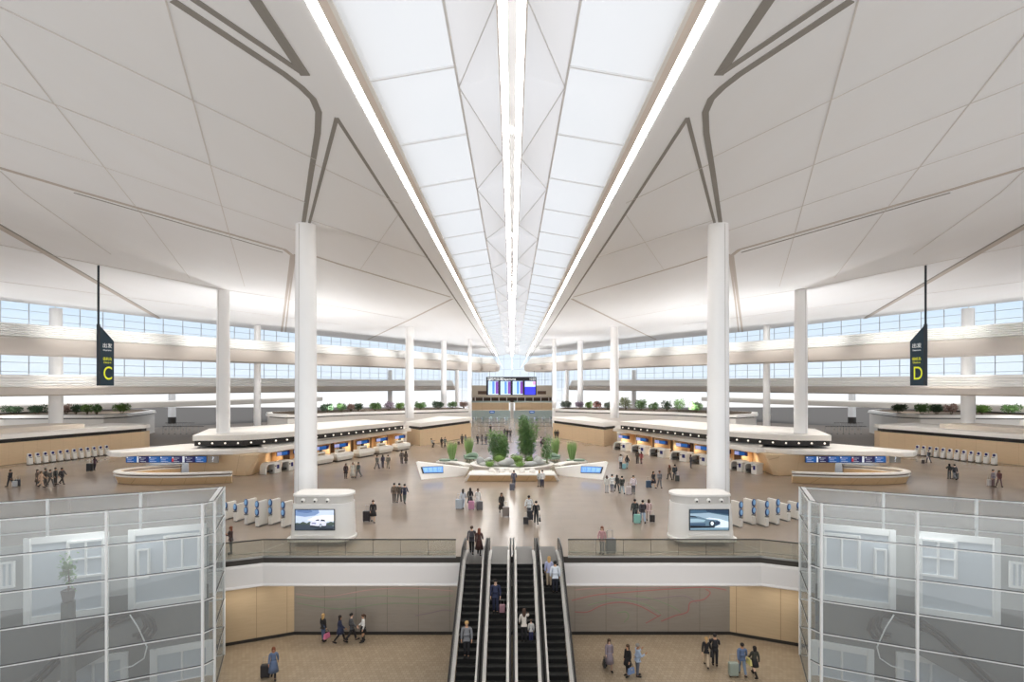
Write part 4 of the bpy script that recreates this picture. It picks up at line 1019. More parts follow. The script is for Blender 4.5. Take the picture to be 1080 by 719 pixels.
# long white planters behind the islands
PL_FAR = [(-97, 84), FP(2, 438, 4.7), FP(110, 437.6, 4.7), FP(135, 436.4, 4.7), FP(152, 434.4, 4.7), FP(165, 432.4, 4.7)]
PL_MID = [FP(280, 434.4, 4.7), FP(281, 436.2, 4.7), FP(302, 437.4, 4.7), FP(365, 434.8, 4.7), FP(425, 433, 4.7), FP(497, 431, 4.7)]
def inward(P, k): return [V2(p, (-0.75, 0.66), k) for p in P]
for SIDE in (1, -1):
    sn = side_name()
    for nm, P, back, lb in (('far', PL_FAR, [(-80, 116), (-97, 112)], 'long white planter block beyond the kiosk wall, %s side' % sn),
                        ('mid', PL_MID, [(-11.6, 126), (-30, 121), (-45.6, 110)], 'long white planter block behind the check-in island, %s side' % sn)):
        t = thing('raised_planter', lb, 'planter', (*P[2], 0), group='raised shrub planters')
        pl = P + back
        cx = sum(p[0] for p in pl) / len(pl); cy = sum(p[1] for p in pl) / len(pl)
        def toward(k): 
            return [(p[0] + (cx - p[0]) * k / math.dist(p, (cx, cy)), p[1] + (cy - p[1]) * k / math.dist(p, (cx, cy))) for p in pl]
        m = MB(); m.prism(toward(0.35), 0.005, 4.0); obj('wall', m, M_white, t)
        m = MB(); m.prism(toward(0.6), 4.0, 4.2); obj('shadow_line', m, M_black, t)
        m = MB(); m.taper(pl, 4.2, toward(0.2), 4.7); obj('rim', m, M_white, t)
        m = MB(); m.prism(toward(1.2), 4.7, 4.72); obj('soil', m, mat('soil', (92, 78, 62), 0.9), t)
SIDE = 1
def shrub(px, hw, ytop, colour, base_pts, label, sd):
    """a bushy plant standing on the planter behind the rim, sized to its silhouette"""
    for a, b in zip(base_pts[:-1], base_pts[1:]):
        xa, xb = a[0] / a[1], b[0] / b[1]; k = (px - XC) / FPX
        if min(xa, xb) - 1e-6 <= k <= max(xa, xb) + 1e-6: break
    den = (b[0] - a[0]) - k * (b[1] - a[1])
    t = (k * a[1] - a[0]) / den if abs(den) > 1e-6 else 0.5
    Y = a[1] + (b[1] - a[1]) * max(0, min(1, t)) + 2.6; X = k * Y
    h = max(1.3, CH - (ytop - YH) / FPX * Y - 4.72); w = hw / FPX * Y
    rnd = random.Random(sd)
    r = thing('planter_shrub', label, 'shrub', (X, Y, 4.7205), group='shrubs on the raised planters')
    m = MB()
    for j in range(5):
        an = rnd.uniform(0, 6.28); m.tube([(X + 0.1 * math.cos(an), Y + 0.1 * math.sin(an), 4.725), (X + w * 0.5 * math.cos(an), Y + 0.6 * math.sin(an), 4.72 + h * 0.7)], [0.05, 0.02], 5)
    obj('stems', m, M_stem, r)
    m = MB(); zb = 5.08
    n = 3 if w < 1.2 else 5
    for j in range(n):
        ox = (j - (n - 1) / 2) * w * 2 / n * 0.66; hh = h * rnd.uniform(0.72, 1.0)
        leaves(m, (X + ox, Y + rnd.uniform(-.4, .4), zb + hh * 0.52), (max(0.4, w / n * 1.15), min(0.9, 0.45 + w * 0.25), hh * 0.44), 170, 0.32, rnd=rnd, shell=0.2)
    f = obj('foliage', m, GREENS[colour], r)
    return r
word = {'green': 'mid green', 'dark': 'dark green', 'olive': 'olive', 'grey': 'grey-green', 'purple': 'pale purple flowering', 'red': 'reddish', 'pink': 'pinkish', 'lime': 'bright green'}
LF = [(14, 12, 430.5, 'dark'), (39, 10, 429, 'dark'), (70, 6, 428, 'pink'), (80, 5, 427.5, 'dark'), (92, 7, 428.5, 'lime'), (102, 7, 427.5, 'green'), (129, 9, 427, 'lime')]
LM = [(345, 8, 428.5, 'dark'), (360, 6, 429, 'green'), (370, 4, 428, 'pink'), (378, 6, 427, 'dark'), (396, 8, 427, 'green'), (410, 6, 425, 'purple'), (421.5, 7, 426, 'lime'), (443, 7, 427, 'green'), (462, 9, 424.5, 'dark'), (477, 6, 427, 'green'), (489, 5, 429, 'pink')]
RF = [(1080 - 948, 9, 427.5, 'dark'), (1080 - 972, 8, 427.5, 'green'), (1080 - 988, 7, 428, 'dark'), (1080 - 1003, 6, 427.5, 'pink'), (1080 - 1036, 8, 428, 'lime'), (1080 - 1065, 10, 427.5, 'green')]
RM = [(1080 - 597, 9, 426.5, 'grey'), (1080 - 611, 6, 424.5, 'purple'), (1080 - 621, 5, 427, 'lime'), (1080 - 630, 6, 424, 'red'), (1080 - 641, 4, 428, 'grey'), (1080 - 659.5, 9, 419.5, 'olive'), (1080 - 676, 7, 423, 'green'), (1080 - 690, 6, 426.5, 'green'), (1080 - 703, 7, 423.5, 'dark'), (1080 - 716, 8, 422, 'green'), (1080 - 734, 8, 424.5, 'green')]
sd = 100
for SIDE, FARL, MIDL in ((1, LF, LM), (-1, RF, RM)):
    for lst, base, lb in ((FARL, PL_FAR, 'kiosk wall planter'), (MIDL, PL_MID, 'island planter')):
        for j, (px, hw, yt, c) in enumerate(lst):
            sd += 1
            hw = min(hw, 0.47 * min(abs(px - q[0]) for q in lst if q[0] != px))
            o = num[j] if SIDE == 1 else num[len(lst) - 1 - j] if base is PL_FAR else num[j]
            where = '%s from its outer end' % num[j] if (base is PL_FAR) == (SIDE == 1) else '%s from its %s end' % (num[j], 'outer' if SIDE == 1 else 'inner')
            shrub(px, hw, yt, c, base, '%s shrub on the %s, %s, %s side' % (word[c], lb, where, side_name()[0]), sd)
SIDE = 1

# ---------------------------------------------------------------- green island on the hall axis
M_pw = mat('planter_white', (244, 240, 234), 0.35)
M_seat = mat('seat_sage', (140, 162, 142), 0.7)
t = thing('bench_plinth', 'long beech fronted white bench before the green island', 'bench', (0, 56, 0))
m = MB(); m.taper([(-4.75, 55.25), (4.75, 55.25), (4.3, 57.2), (-4.3, 57.2)], 0.005, [(-4.35, 55.0), (4.35, 55.0), (4.2, 57.2), (-4.2, 57.2)], 0.66); obj('beech_front', m, M_woodo, t)
m = MB(); m.taper([(-4.55, 54.8), (4.55, 54.8), (4.3, 57.3), (-4.3, 57.3)], 0.66, [(-4.45, 54.85), (4.45, 54.85), (4.3, 57.3), (-4.3, 57.3)], 0.84); obj('rim', m, M_pw, t, bevel=0.04)
for s in (-1, 1):
    m = MB(); P = [(s * 4.95, 55.1, 0.005), (s * 4.7, 55.2, 0.005), (s * 4.25, 54.95, 0.8), (s * 4.5, 54.85, 0.8)]; Q = [(x, y + 2.0, z) for x, y, z in P]
    m.add(P + Q, [(0, 1, 2, 3), (7, 6, 5, 4), (0, 4, 5, 1), (1, 5, 6, 2), (2, 6, 7, 3), (3, 7, 4, 0)]); obj('end_fin', m, M_pw, t)
stool = None
for k in range(5):
    x = -2.15 + 1.07 * k
    lb = 'small white domed seat on the bench plinth, %s from the C side' % num[k]
    if stool is None:
        stool = thing('domed_seat', lb, 'seat', (x, 55.75, 0.841), group='domed seats on the bench')
        m = MB(); m.lathe([(0.3, 0.0), (0.32, 0.1), (0.3, 0.28), (0.2, 0.4), (0.03, 0.43)], 18, (x, 55.75, 0.841)); obj('shell', m, M_pw, stool, smooth=True)
        m = MB(); m.lathe([(0.31, 0.0), (0.33, 0.0), (0.33, 0.03), (0.31, 0.03)], 18, (x, 55.75, 0.842)); obj('foot_ring', m, M_beige, stool)
    else: copy_tree(stool, (x, 55.75, 0.841), 0, lb, 'domed seats on the bench')
t = thing('island_planter', 'white oval planter basin with gravel in the hall axis', 'planter', (0, 61, 0))
m = MB(); pr = [(0.90, 0.005), (0.96, 0.5), (1.03, 0.85), (1.05, 1.02), (1.0, 1.1), (0.94, 1.06), (0.93, 0.85), (0.0, 0.84)]
m.lathe([(r * 4.6, z) for r, z in pr], 64, (0, 61.0, 0), 1.0, 0.78); smooth_by_angle(obj('basin', m, M_pw, t), 40)
m = MB(); m.lathe([(4.27, 0.845), (3.5, 0.93), (1.5, 1.02), (0.02, 1.05)], 48, (0, 61.0, 0), 1.0, 0.78); obj('gravel_bed', m, mat('gravel_grey', (206, 202, 192), 0.8, noise=((6, 6, 6), (150, 148, 138), 1.0)), t)
M_rock = mat('boulder_grey', (206, 206, 202), 0.7, noise=((1.6, 1.6, 1.6), (140, 144, 144), 0.9))
def boulder(x, y, z, r, label, sd):
    rnd = random.Random(sd)
    m = MB(); m.ell((0, 0, 0), (1, 1, 1), 16, 10)
    bump = [(Vector((rnd.uniform(-1, 1), rnd.uniform(-1, 1), rnd.uniform(-0.2, 1))).normalized(), rnd.uniform(0.1, 0.35)) for _ in range(9)]
    def f(a, b, c):
        v = Vector((a, b, c)); k = 1 + sum(h * max(0, v.normalized().dot(d)) ** 4 for d, h in bump) - 0.15
        return (x + v.x * r[0] * k, y + v.y * r[1] * k, z + max(-0.15, v.z * k) * r[2])
    m.xf(f)
    o = obj('boulder', m, M_rock, None, smooth=True, loc=(x, y, z)); tag(o, label, 'rock', 'boulders in the green island')
for k, (x, y, r, lb) in enumerate([(-2.75, 59.0, (0.85, .5, .5), 'low grey boulder near the C sign end of the oval planter'), (-0.65, 59.4, (0.8, .5, .95), 'grey peaked boulder behind the planter rim, at the centre'), (1.75, 59.3, (0.95, .5, .55), 'long grey boulder beside the small shrub, D sign side'),
                                   (3.0, 60.2, (0.5, .45, 1.0), 'pointed white boulder at the D sign end of the planter'), (-3.4, 60.0, (0.55, .45, .9), 'white boulder at the C sign end of the planter'), (-2.75, 61.6, (0.45, .4, .75), 'pale boulder beside the clipped shrub, C sign side'), (0.5, 58.55, (0.6, .3, .3), 'small flat boulder at the front of the planter'), (2.85, 61.6, (0.4, .35, 0.9), 'pale boulder behind the tall bamboo')]):
    r = (r[0], r[1], r[2] * 0.6); boulder(x, y, 1.07 + 0.15 * r[2], r, lb, 40 + k)
def ball_shrub(x, y, z, r, label, sd):
    t = thing('clipped_shrub', label, 'shrub', (x, y, z), group='clipped shrubs in the green island')
    rnd = random.Random(sd)
    m = MB(); m.tube([(x, y, z), (x, y, z + r[2])], 0.06, 6); obj('stem', m, M_stem, t)
    m = MB(); leaves(m, (x, y, z + r[2] * 1.1 + .06), r, int(420 * r[0]), 0.16, rnd=rnd, shell=0.7); m.ell((x, y, z + r[2] * 1.05), (r[0] * .85, r[1] * .85, r[2] * .85), 14, 8); obj('foliage', m, GREENS['lime'], t)
for k, (x, y, r, lb) in enumerate([(-1.5, 61.1, (0.8, .6, .62), 'round bright green clipped shrub under the C sign side bamboo'), (0.55, 61.2, (0.85, .6, .6), 'broad bright green clipped shrub at the planter centre'), (1.95, 61.0, (0.45, .45, .55), 'round clipped shrub under the tall bamboo'), (-2.45, 57.95, (0.55, .4, .42), 'small clipped shrub at the planter front, C sign side'), (0.85, 57.85, (0.6, .4, .4), 'small clipped shrub at the planter front, near the centre')]):
    ball_shrub(x, y, 1.065, (r[0] * 0.85, r[1] * 0.85, r[2] * 0.72), lb, 60 + k)
M_bam = mat('bamboo_culm', (112, 124, 72), 0.5)
def bamboo(cx, cy, spread, h, n, colour, label, sd):
    t = thing('bamboo_clump', label, 'bamboo', (cx, cy, 1.0), group='bamboo clumps in the green island')
    rnd = random.Random(sd); st = MB(); lf = MB()
    for k in range(n):
        x, y = cx + rnd.uniform(-spread, spread), cy + rnd.uniform(-0.7, 0.7); hh = h * rnd.uniform(0.6, 1.0); lean = (rnd.uniform(-.22, .22), rnd.uniform(-.2, .2))
        pts = [(x + lean[0] * (q / 6) ** 2 * hh * .5, y + lean[1] * (q / 6) ** 2 * hh * .5, 1.0 + hh * q / 6) for q in range(7)]
        st.tube(pts, [0.035 * (1 - q / 8) for q in range(7)], 6)
        for q in range(2, 7):
            c = pts[q]; leaves(lf, (c[0], c[1], c[2]), (0.5, 0.45, hh / 9), 46, 0.24, up=-0.1, rnd=rnd, shell=0.0)
    obj('culms', st, M_bam, t); obj('foliage', lf, GREENS[colour], t)
bamboo(-1.7, 63.0, 0.95, 3.4, 16, 'green', 'loose bamboo clump of the green island, C sign side', 81)
bamboo(1.75, 63.2, 0.75, 5.1, 20, 'green', 'tall dense bamboo clump of the green island, D sign side', 82)
bamboo(4.0, 61.2, 0.1, 3.0, 3, 'green', 'thin pale bamboo beside the tall clump', 83)

for SIDE in (1, -1):
    sn = side_name()
    # leaning screen desks
    t = thing('screen_desk', 'white wedge desk with a leaning blue screen, wing of the green island, %s side' % sn, 'desk', (-8, 57, 0), group='leaning screen desks')
    F4 = [(*FP(444.5, 505.6), 0.005), (*FP(490, 501.6), 0.005), (-4.75, 58.7, 0.82), (-10.35, 57.2, 1.72)]
    B4 = [(F4[0][0] + .5, F4[0][1] + 1.0, 0.005), (F4[1][0] + .1, F4[1][1] + .8, 0.005), (-4.75, 59.4, 0.82), (-10.2, 57.8, 1.72)]
    def on(u, v, k):
        p = [Vector(q) for q in F4]; a = p[0].lerp(p[1], u); b = p[3].lerp(p[2], u); c = a.lerp(b, v)
        nn = (p[1] - p[0]).cross(p[3] - p[0]).normalized(); nn = nn if nn.y < 0 else -nn
        return c + nn * k
    m = MB(); G = [tuple(on(i / 12, j / 6, 0)) for j in range(7) for i in range(13)]
    m.add(G, [(j * 13 + i, j * 13 + i + 1, j * 13 + i + 14, j * 13 + i + 13) for j in range(6) for i in range(12)])
    m.add(F4 + B4, [(7, 6, 5, 4), (0, 4, 5, 1), (1, 5, 6, 2), (2, 6, 7, 3), (3, 7, 4, 0)]); obj('wedge_body', m, M_pw, t)
    def slab(u0, u1, k0, k1, va, vb):
        m = MB(); n = 8; vs = []
        for k in (k0, k1):
            for i in range(n + 1):
                u = u0 + (u1 - u0) * i / n; w = (u - .06) / .44; b0 = .33 + .03 * w + va; b1 = .71 + .19 * w - vb
                vs += [tuple(on(u, b0, k)), tuple(on(u, b1, k))]
        q = 2 * (n + 1)
        fs = [(2 * i, 2 * i + 2, 2 * i + 3, 2 * i + 1) for i in range(n)] + [(q + 2 * i, q + 2 * i + 1, q + 2 * i + 3, q + 2 * i + 2) for i in range(n)]
        fs += [(2 * i, q + 2 * i, q + 2 * i + 2, 2 * i + 2) for i in range(n)] + [(2 * i + 1, 2 * i + 3, q + 2 * i + 3, q + 2 * i + 1) for i in range(n)] + [(0, 1, q + 1, q), (2 * n, q + 2 * n, q + 2 * n + 1, 2 * n + 1)]
        return m.add(vs, fs)
    m = slab(.06, .50, .01, .06, 0, 0)
    sc = obj('screen_housing', m, M_scrd, t)
    m = slab(.09, .495, .061, .066, .03, .03); dp = obj('display', m, mat('display_sky_blue', (98, 152, 224), 0.3, emit=0.4), sc)
    for k in range(4):
        u = .11 + .095 * k; m = slab(u, u + .075, .067, .069, .09, .09); obj('display_tile', m, mat('display_tile', (134, 182, 238), 0.3, emit=0.35), dp)
    # curved white link bench between desk and planter
    t = thing('link_bench', 'white curved bench linking desk and oval planter, %s side' % sn, 'bench', (-6, 62, 0), group='link benches')
    P = fillet_path([(-9.3, 66.8), (-7.6, 66.2), (-6.2, 65.0), (-5.2, 63.2)], 4)
    m = MB(); m.sweep(P, [(-0.55, 0.30), (0.55, 0.30), (0.6, 0.42), (0.55, 0.5), (-0.55, 0.5), (-0.6, 0.42)]); obj('slab', m, M_pw, t)
    for k in (2, 7, 11):
        m = MB(); m.box(P[k][0] - .06, P[k][1] - .06, 0.005, P[k][0] + .06, P[k][1] + .06, 0.3); obj('leg', m, M_dark, t)
    # sage cushions, lounge seat
    def cushion(x, y, z, rx, ry, label):
        q = thing('sage_cushion', label, 'cushion', (x, y, z), group='sage cushions')
        m = MB(); m.lathe([(0.9, 0.0), (1.0, 0.1), (0.97, 0.2), (0.6, 0.26), (0.02, 0.27)], 24, (x, y, z), rx, ry); obj('pad', m, M_seat, q, smooth=True)
        m = MB(); m.lathe([(1.0, 0.09), (1.015, 0.11), (1.0, 0.13)], 24, (x, y, z), rx, ry); obj('piping', m, mat('piping_sage', (112, 134, 116), 0.7), q)
    cushion(-8.4, 66.5, 0.503, 0.75, 0.42, 'sage green seat cushion on the link bench, %s side' % sn)
    q = thing('lounge_seat', 'sage green shell lounge seat on dark legs behind the link bench, %s side' % sn, 'chair', (-5.4, 69, 0), -0.5, group='sage lounge seats')
    L0 = (-5.4, 69.0)
    m = MB(); m.lathe([(0.3, 0.36), (0.75, 0.42), (0.82, 0.52), (0.02, 0.54)], 24, (0, 0, 0), 1.1, 0.9); bm_ = m
    def lobj(name, mb, mm, smooth=False):
        mb.xf(lambda a, b, c: (L0[0] + a, L0[1] + b, c)); o = obj(name, mb, mm, q, smooth=smooth); return o
    lobj('seat', bm_, M_seat, True)
    m = MB(); ring = []
    for k in range(13):
        a = PI * (0.0 + k / 12) ; ring.append((0.92 * math.cos(a), 0.75 * math.sin(a)))
    h = [0.55 + 0.62 * math.sin(PI * k / 12) for k in range(13)]
    vs = [(x, y, 0.42) for x, y in ring] + [(x * 1.18, y * 1.2, h[k]) for k, (x, y) in enumerate(ring)] + [(x * 1.06, y * 1.06, h[k]) for k, (x, y) in enumerate(ring)] + [(x * .88, y * .88, 0.46) for x, y in ring]
    fs = [(r_ * 13 + k, r_ * 13 + k + 1, (r_ + 1) % 4 * 13 + k + 1, (r_ + 1) % 4 * 13 + k) for r_ in range(4) for k in range(12)]
    m.add(vs, fs + [(0, 13, 26, 39), (12, 51, 38, 25)]); lobj('backrest', m, M_seat, True)
    for a in (0.8, 2.3, 3.9, 5.5):
        m = MB(); m.tube([(0.35 * math.cos(a), 0.35 * math.sin(a), 0.37), (0.6 * math.cos(a), 0.55 * math.sin(a), 0.003)], 0.03, 6); lobj('leg', m, M_dark)
    q = thing('low_lounge', 'long low sage green lounge pad beside the shell seat, %s side' % sn, 'seat', (-3.4, 68.2, 0), group='sage lounge pads')
    m = MB(); m.lathe([(0.75, 0.12), (0.98, 0.2), (1.0, 0.36), (0.9, 0.44), (0.02, 0.46)], 28, (-3.4, 68.2, 0), 1.15, 0.6); obj('pad', m, M_seat, q, smooth=True)
    m = MB(); m.lathe([(0.7, 0.003), (0.7, 0.13)], 24, (-3.4, 68.2, 0), 1.1, 0.55); obj('base', m, M_dark, q)
    # tall grasses in sage tubs
    for (gx, gy, top, lb) in ((-7.72, 68.3, 3.05, 'tall flaring grass in a sage tub, the outer one'), (-5.9, 72.6, 3.1, 'tall flaring grass in a sage tub, the inner one')):
        g = thing('grass_tub', lb + ', %s side' % sn, 'potted grass', (gx, gy, 0), group='tall grasses in tubs')
        m = MB(); m.lathe([(0.62, 0.003), (0.72, 0.35), (0.70, 0.46), (0.6, 0.47), (0.02, 0.44)], 24, (gx, gy, 0)); obj('tub', m, M_seat, g, smooth=True)
        m = MB(); rnd = random.Random(int(gx * 100) + SIDE)
        for k in range(260):
            a = rnd.uniform(0, 6.283); r0 = 0.3 * math.sqrt(rnd.random()); r1 = r0 * 2.1 + rnd.uniform(0, 0.22); hh = top * rnd.uniform(0.7, 1.0)
            b0 = Vector((gx + r0 * math.cos(a), gy + r0 * math.sin(a), 0.44)); b1 = Vector((gx + r1 * math.cos(a), gy + r1 * math.sin(a), hh))
            w = Vector((-math.sin(a + k), math.cos(a + k), 0)) * 0.022
            mid = b0.lerp(b1, 0.55) * 1.0; m.add([b0 - w, b0 + w, mid + w, b1, mid - w], [(0, 1, 2, 3, 4)])
        obj('grass_blades', m, mat('grass_green', (176, 206, 136), 0.6, noise=((3, 3, 1), (150, 184, 118), 1.0)), g)
SIDE = 1

# ---------------------------------------------------------------- belt posts and gates
bp = thing('belt_post', 'x', 'barrier post', (0, 0, 0)); first[bp.name] = True
m = MB(); m.lathe([(0.17, 0.0), (0.17, 0.02), (0.05, 0.04)], 14); obj('base', m, M_dark, bp)
m = MB(); m.lathe([(0.035, 0.03), (0.035, 0.92)], 8); obj('pole', m, M_steel, bp)
m = MB(); m.lathe([(0.05, 0.9), (0.05, 1.0)], 10); obj('belt_head', m, M_dark, bp)
m = MB(); m.box(0.05, -0.005, 0.93, 1.03, 0.005, 0.98); obj('belt', m, M_dark, bp)
m = MB(); m.box(-0.02, -0.02, 0.45, 0.02, 0.02, 0.5); obj('lower_clip', m, M_dark, bp)
for SIDE in (1, -1):
    for k in range(12):
        p = FP(172 + 6.2 * (k % 7) + 3 * (k // 7), 457.5 if k < 7 else 453.0)
        place(bp, (p[0], p[1], 0.002), 0.1, 'steel belt post beside the kiosk wall planter, %s row, %s from outside, %s side' % ('front' if k < 7 else 'rear', num[k % 7], side_name()[0]), 'belt posts beside the planter', (1.05, 1.05, 1.6))
    for k in range(8):
        p = FP(505 + (k % 4) * 7.0, 455.5 - 4.2 * (k // 4))
        place(bp, (p[0], p[1], 0.002), 0.0, 'belt post before the security screen, %s row, %s from outside, %s side' % ('front' if k < 4 else 'rear', num[k % 4], side_name()[0]), 'belt posts before the security screen', 1.3)
SIDE = 1
gp = thing('security_gate', 'x', 'gate', (0, 0, 0)); first[gp.name] = True
m = MB(); m.box(-0.16, -0.8, 0, 0.16, 0.8, 1.05); obj('cabinet', m, M_steel, gp, bevel=0.05)
m = MB(); m.box(0.17, -0.05, 0.2, 0.75, -0.02, 1.4); obj('flap', m, glass('flap_glass', (225, 238, 240), 0.6, (200, 214, 214)), gp)
m = MB(); m.box(-0.1, -0.84, 0.8, 0.1, -0.8, 1.0); obj('reader', m, M_blue, gp)
for k in range(10):
    s = -1 if k < 5 else 1; j = k % 5
    place(gp, (s * (2.0 + 2.1 * j), 146, 0.002), 0, 'steel security gate in the far row, %s from the axis, %s side' % (num[j], 'C' if s < 0 else 'D'), 'security gates')

# ---------------------------------------------------------------- coloured contour lines on the lower wall
def mural(x_pts, label, seeds):
    t = thing('wall_artwork', label, 'wall art', (x_pts, 31.93, -4), group='line artworks')
    return t
def wl(t, name, pts, col, w=0.022):
    P = []
    for x, y in pts: q = AP(x, y, 31.94); P.append(Vector((q[0], q[1])))
    P = [Vector(p) for p in fillet_path([tuple(p) for p in P], 5)]
    m = MB(); m.sweep([tuple(p) for p in P], [(-w, 0), (w, 0), (w, 0.012), (-w, 0.012)])
    m.xf(lambda a, b, c: (a, 31.936 - c, b)); obj(name, m, mat('line_%d_%d_%d' % col, col, 0.5), t)
t = mural(-8.5, 'faint pink and green contour lines on the grey wall, C sign side of the escalators', 0)
RED, PINK, GRN, VIO = (166, 108, 106), (172, 138, 134), (132, 148, 118), (140, 122, 128)
wl(t, 'pink_line', [(312, 626), (345, 629), (390, 622), (430, 620), (478, 623)], PINK)
wl(t, 'green_line', [(312, 629), (350, 632), (400, 628), (440, 630), (478, 628)], GRN)
wl(t, 'green_line', [(314, 636), (360, 642), (410, 636), (476, 638)], GRN, 0.02)
wl(t, 'violet_line', [(438, 649), (455, 646), (468, 643), (477, 644)], VIO)
t = mural(8.5, 'flowing red and green contour lines on the grey wall, D sign side of the escalators', 1)
wl(t, 'red_line', [(603, 633), (630, 627), (665, 624), (705, 621), (745, 619), (766, 622)], RED, 0.028)
wl(t, 'red_line', [(606, 645), (620, 645), (635, 638), (655, 635), (675, 639), (695, 650)], RED, 0.03)
wl(t, 'red_line', [(697, 655), (712, 649), (725, 645), (728, 635), (742, 632), (749, 625), (744, 621)], RED, 0.032)
wl(t, 'green_line', [(620, 638), (650, 632), (680, 637), (697, 647)], GRN)
wl(t, 'green_line', [(670, 628), (690, 632), (710, 640), (718, 646)], GRN)
wl(t, 'green_line', [(651, 646), (660, 645), (663, 650), (658, 656)], GRN, 0.03)
wl(t, 'pink_line', [(606, 622), (640, 619.5), (680, 620), (720, 617.5)], PINK)
wl(t, 'violet_line', [(640, 628), (680, 632), (720, 628), (735, 636)], VIO)
wl(t, 'red_line', [(681, 657), (690, 652), (697, 648)], RED, 0.028)
# ---------------------------------------------------------------- people
def rotx(v, a, o): # swing in the y-z plane about o (positive: forward, -y)
    d = Vector(v) - Vector(o); c, s = math.cos(a), math.sin(a)
    return Vector((d.x, d.y * c + d.z * s, -d.y * s + d.z * c)) + Vector(o)
POSES = {   # thigh L/R, knee bend L/R, arm swing L/R, elbow L/R, arm spread, trunk lean   (degrees, forward positive)
    'stand': (2, -2, 0, 0, 2, 0, 12, 10, 9, 0), 'idle': (5, -4, 6, 0, -6, 12, 20, 40, 11, 0), 'walk': (22, -18, 6, 22, -20, 22, 15, 20, 8, 2), 'stride': (-20, 24, 25, 6, 24, -18, 22, 14, 8, 2),
    'pull': (16, -16, 6, 18, -28, 12, 4, 25, 10, 3), 'phone': (2, -3, 0, 0, 28, 24, 100, 95, 7, 0), 'carry': (10, -10, 4, 14, 4, -10, 10, 30, 9, 2), 'reach': (0, 0, 0, 0, 10, 62, 20, 12, 12, 4), 'crouch': (100, 92, 128, 122, 50, 46, 40, 45, 9, 18)}
def skeleton(kind, pose):
    tl, tr, kl, kr, al, ar, el, er, spread, lean = POSES[pose]
    f = kind != 'man'; rad = math.radians
    sw = 0.165 if f else 0.195; hw = 0.088
    P = {}
    hz = 0.92; drop = 0.0
    P['pelvis'] = Vector((0, 0, 0.96)); P['hips'] = Vector((0, 0.0, 0.90)); P['hem'] = Vector((0, 0, 0.86)); P['belt'] = Vector((0, 0, 1.08))
    for s, th, kb, nm in ((1, tl, kl, 'l'), (-1, tr, kr, 'r')):
        hip = Vector((s * hw, 0, 0.90)); knee = Vector((s * hw * 1.02, 0, 0.49)); ank = Vector((s * hw, 0.01, 0.085)); toe = Vector((s * hw * 1.25, -0.15, 0.035)); heel = Vector((s * hw, 0.05, 0.04))
        knee2 = rotx(knee, rad(th), hip); ank2 = rotx(rotx(ank, rad(th), hip), -rad(kb), knee2)
        fa = rad(th - kb) if pose != 'crouch' else 0
        if pose == 'crouch': ank2 = Vector((s * hw * 1.3, -0.06, hip.z - 0.55 + 0.0))
        tt = rotx(Vector(ank2) + (toe - ank), fa * 0.6, ank2); hh = rotx(Vector(ank2) + (heel - ank), fa * 0.6, ank2)
        P['hip' + nm], P['knee' + nm], P['ank' + nm], P['toe' + nm], P['heel' + nm] = hip, knee2, ank2, tt, hh
    low = min(min(P[k].z for k in ('toel', 'toer')) - 0.045, min(P[k].z for k in ('heell', 'heelr')) - 0.047)
    piv = P['pelvis']
    up = {'waist': (0, 0, 1.10), 'chest': (0, 0.005, 1.27), 'collar': (0, 0.01, 1.42), 'neck': (0, -0.005, 1.49), 'jaw': (0, -0.035, 1.545), 'skull': (0, -0.012, 1.62), 'crown': (0, -0.005, 1.69), 'nose': (0, -0.125, 1.605), 'earl': (0.088, 0, 1.60), 'earr': (-0.088, 0, 1.60), 'chin': (0, -0.085, 1.53)}
    for k, v in up.items(): P[k] = rotx(v, rad(lean), piv)
    for s, sg, eb, nm in ((1, al, el, 'l'), (-1, ar, er, 'r')):
        sh = Vector((s * sw, 0.01, 1.385)); elb = Vector((s * (sw + 0.28 * math.sin(rad(spread))), 0.015, 1.385 - 0.28)); wr = Vector((elb.x + s * 0.01, 0.0, elb.z - 0.245)); pm = Vector((wr.x, -0.005, wr.z - 0.07))
        e2 = rotx(elb, rad(sg), sh); w2 = rotx(rotx(wr, rad(sg), sh), rad(eb), e2); p2 = rotx(rotx(pm, rad(sg), sh), rad(eb), e2)
        P['sh' + nm], P['elb' + nm], P['wri' + nm], P['palm' + nm] = [rotx(q, rad(lean), piv) for q in (sh, e2, w2, p2)]
        d = (P['palm' + nm] - P['wri' + nm]).normalized(); fw = Vector((0, -1, 0)); fw = (fw - d * fw.dot(d)); fw = fw.normalized() if fw.length > 0.2 else Vector((0, 0, 1)); ins = Vector((-s, 0, 0))
        for i, (off, ln) in enumerate(((0.030, 0.075), (0.010, 0.085), (-0.010, 0.08), (-0.030, 0.062))):
            b = P['palm' + nm] + fw * off + d * 0.012; P['f%d%s1' % (i, nm)] = b + d * ln * 0.5 + ins * 0.006; P['f%d%s2' % (i, nm)] = b + d * ln * 0.86 + ins * 0.028; P['f%d%s0' % (i, nm)] = b
        b = P['wri' + nm] + d * 0.03 + fw * 0.03; P['t%s0' % nm] = b; P['t%s1' % nm] = b + d * 0.045 + fw * 0.022 + ins * 0.012
    for k in P: P[k].z -= low
    return P
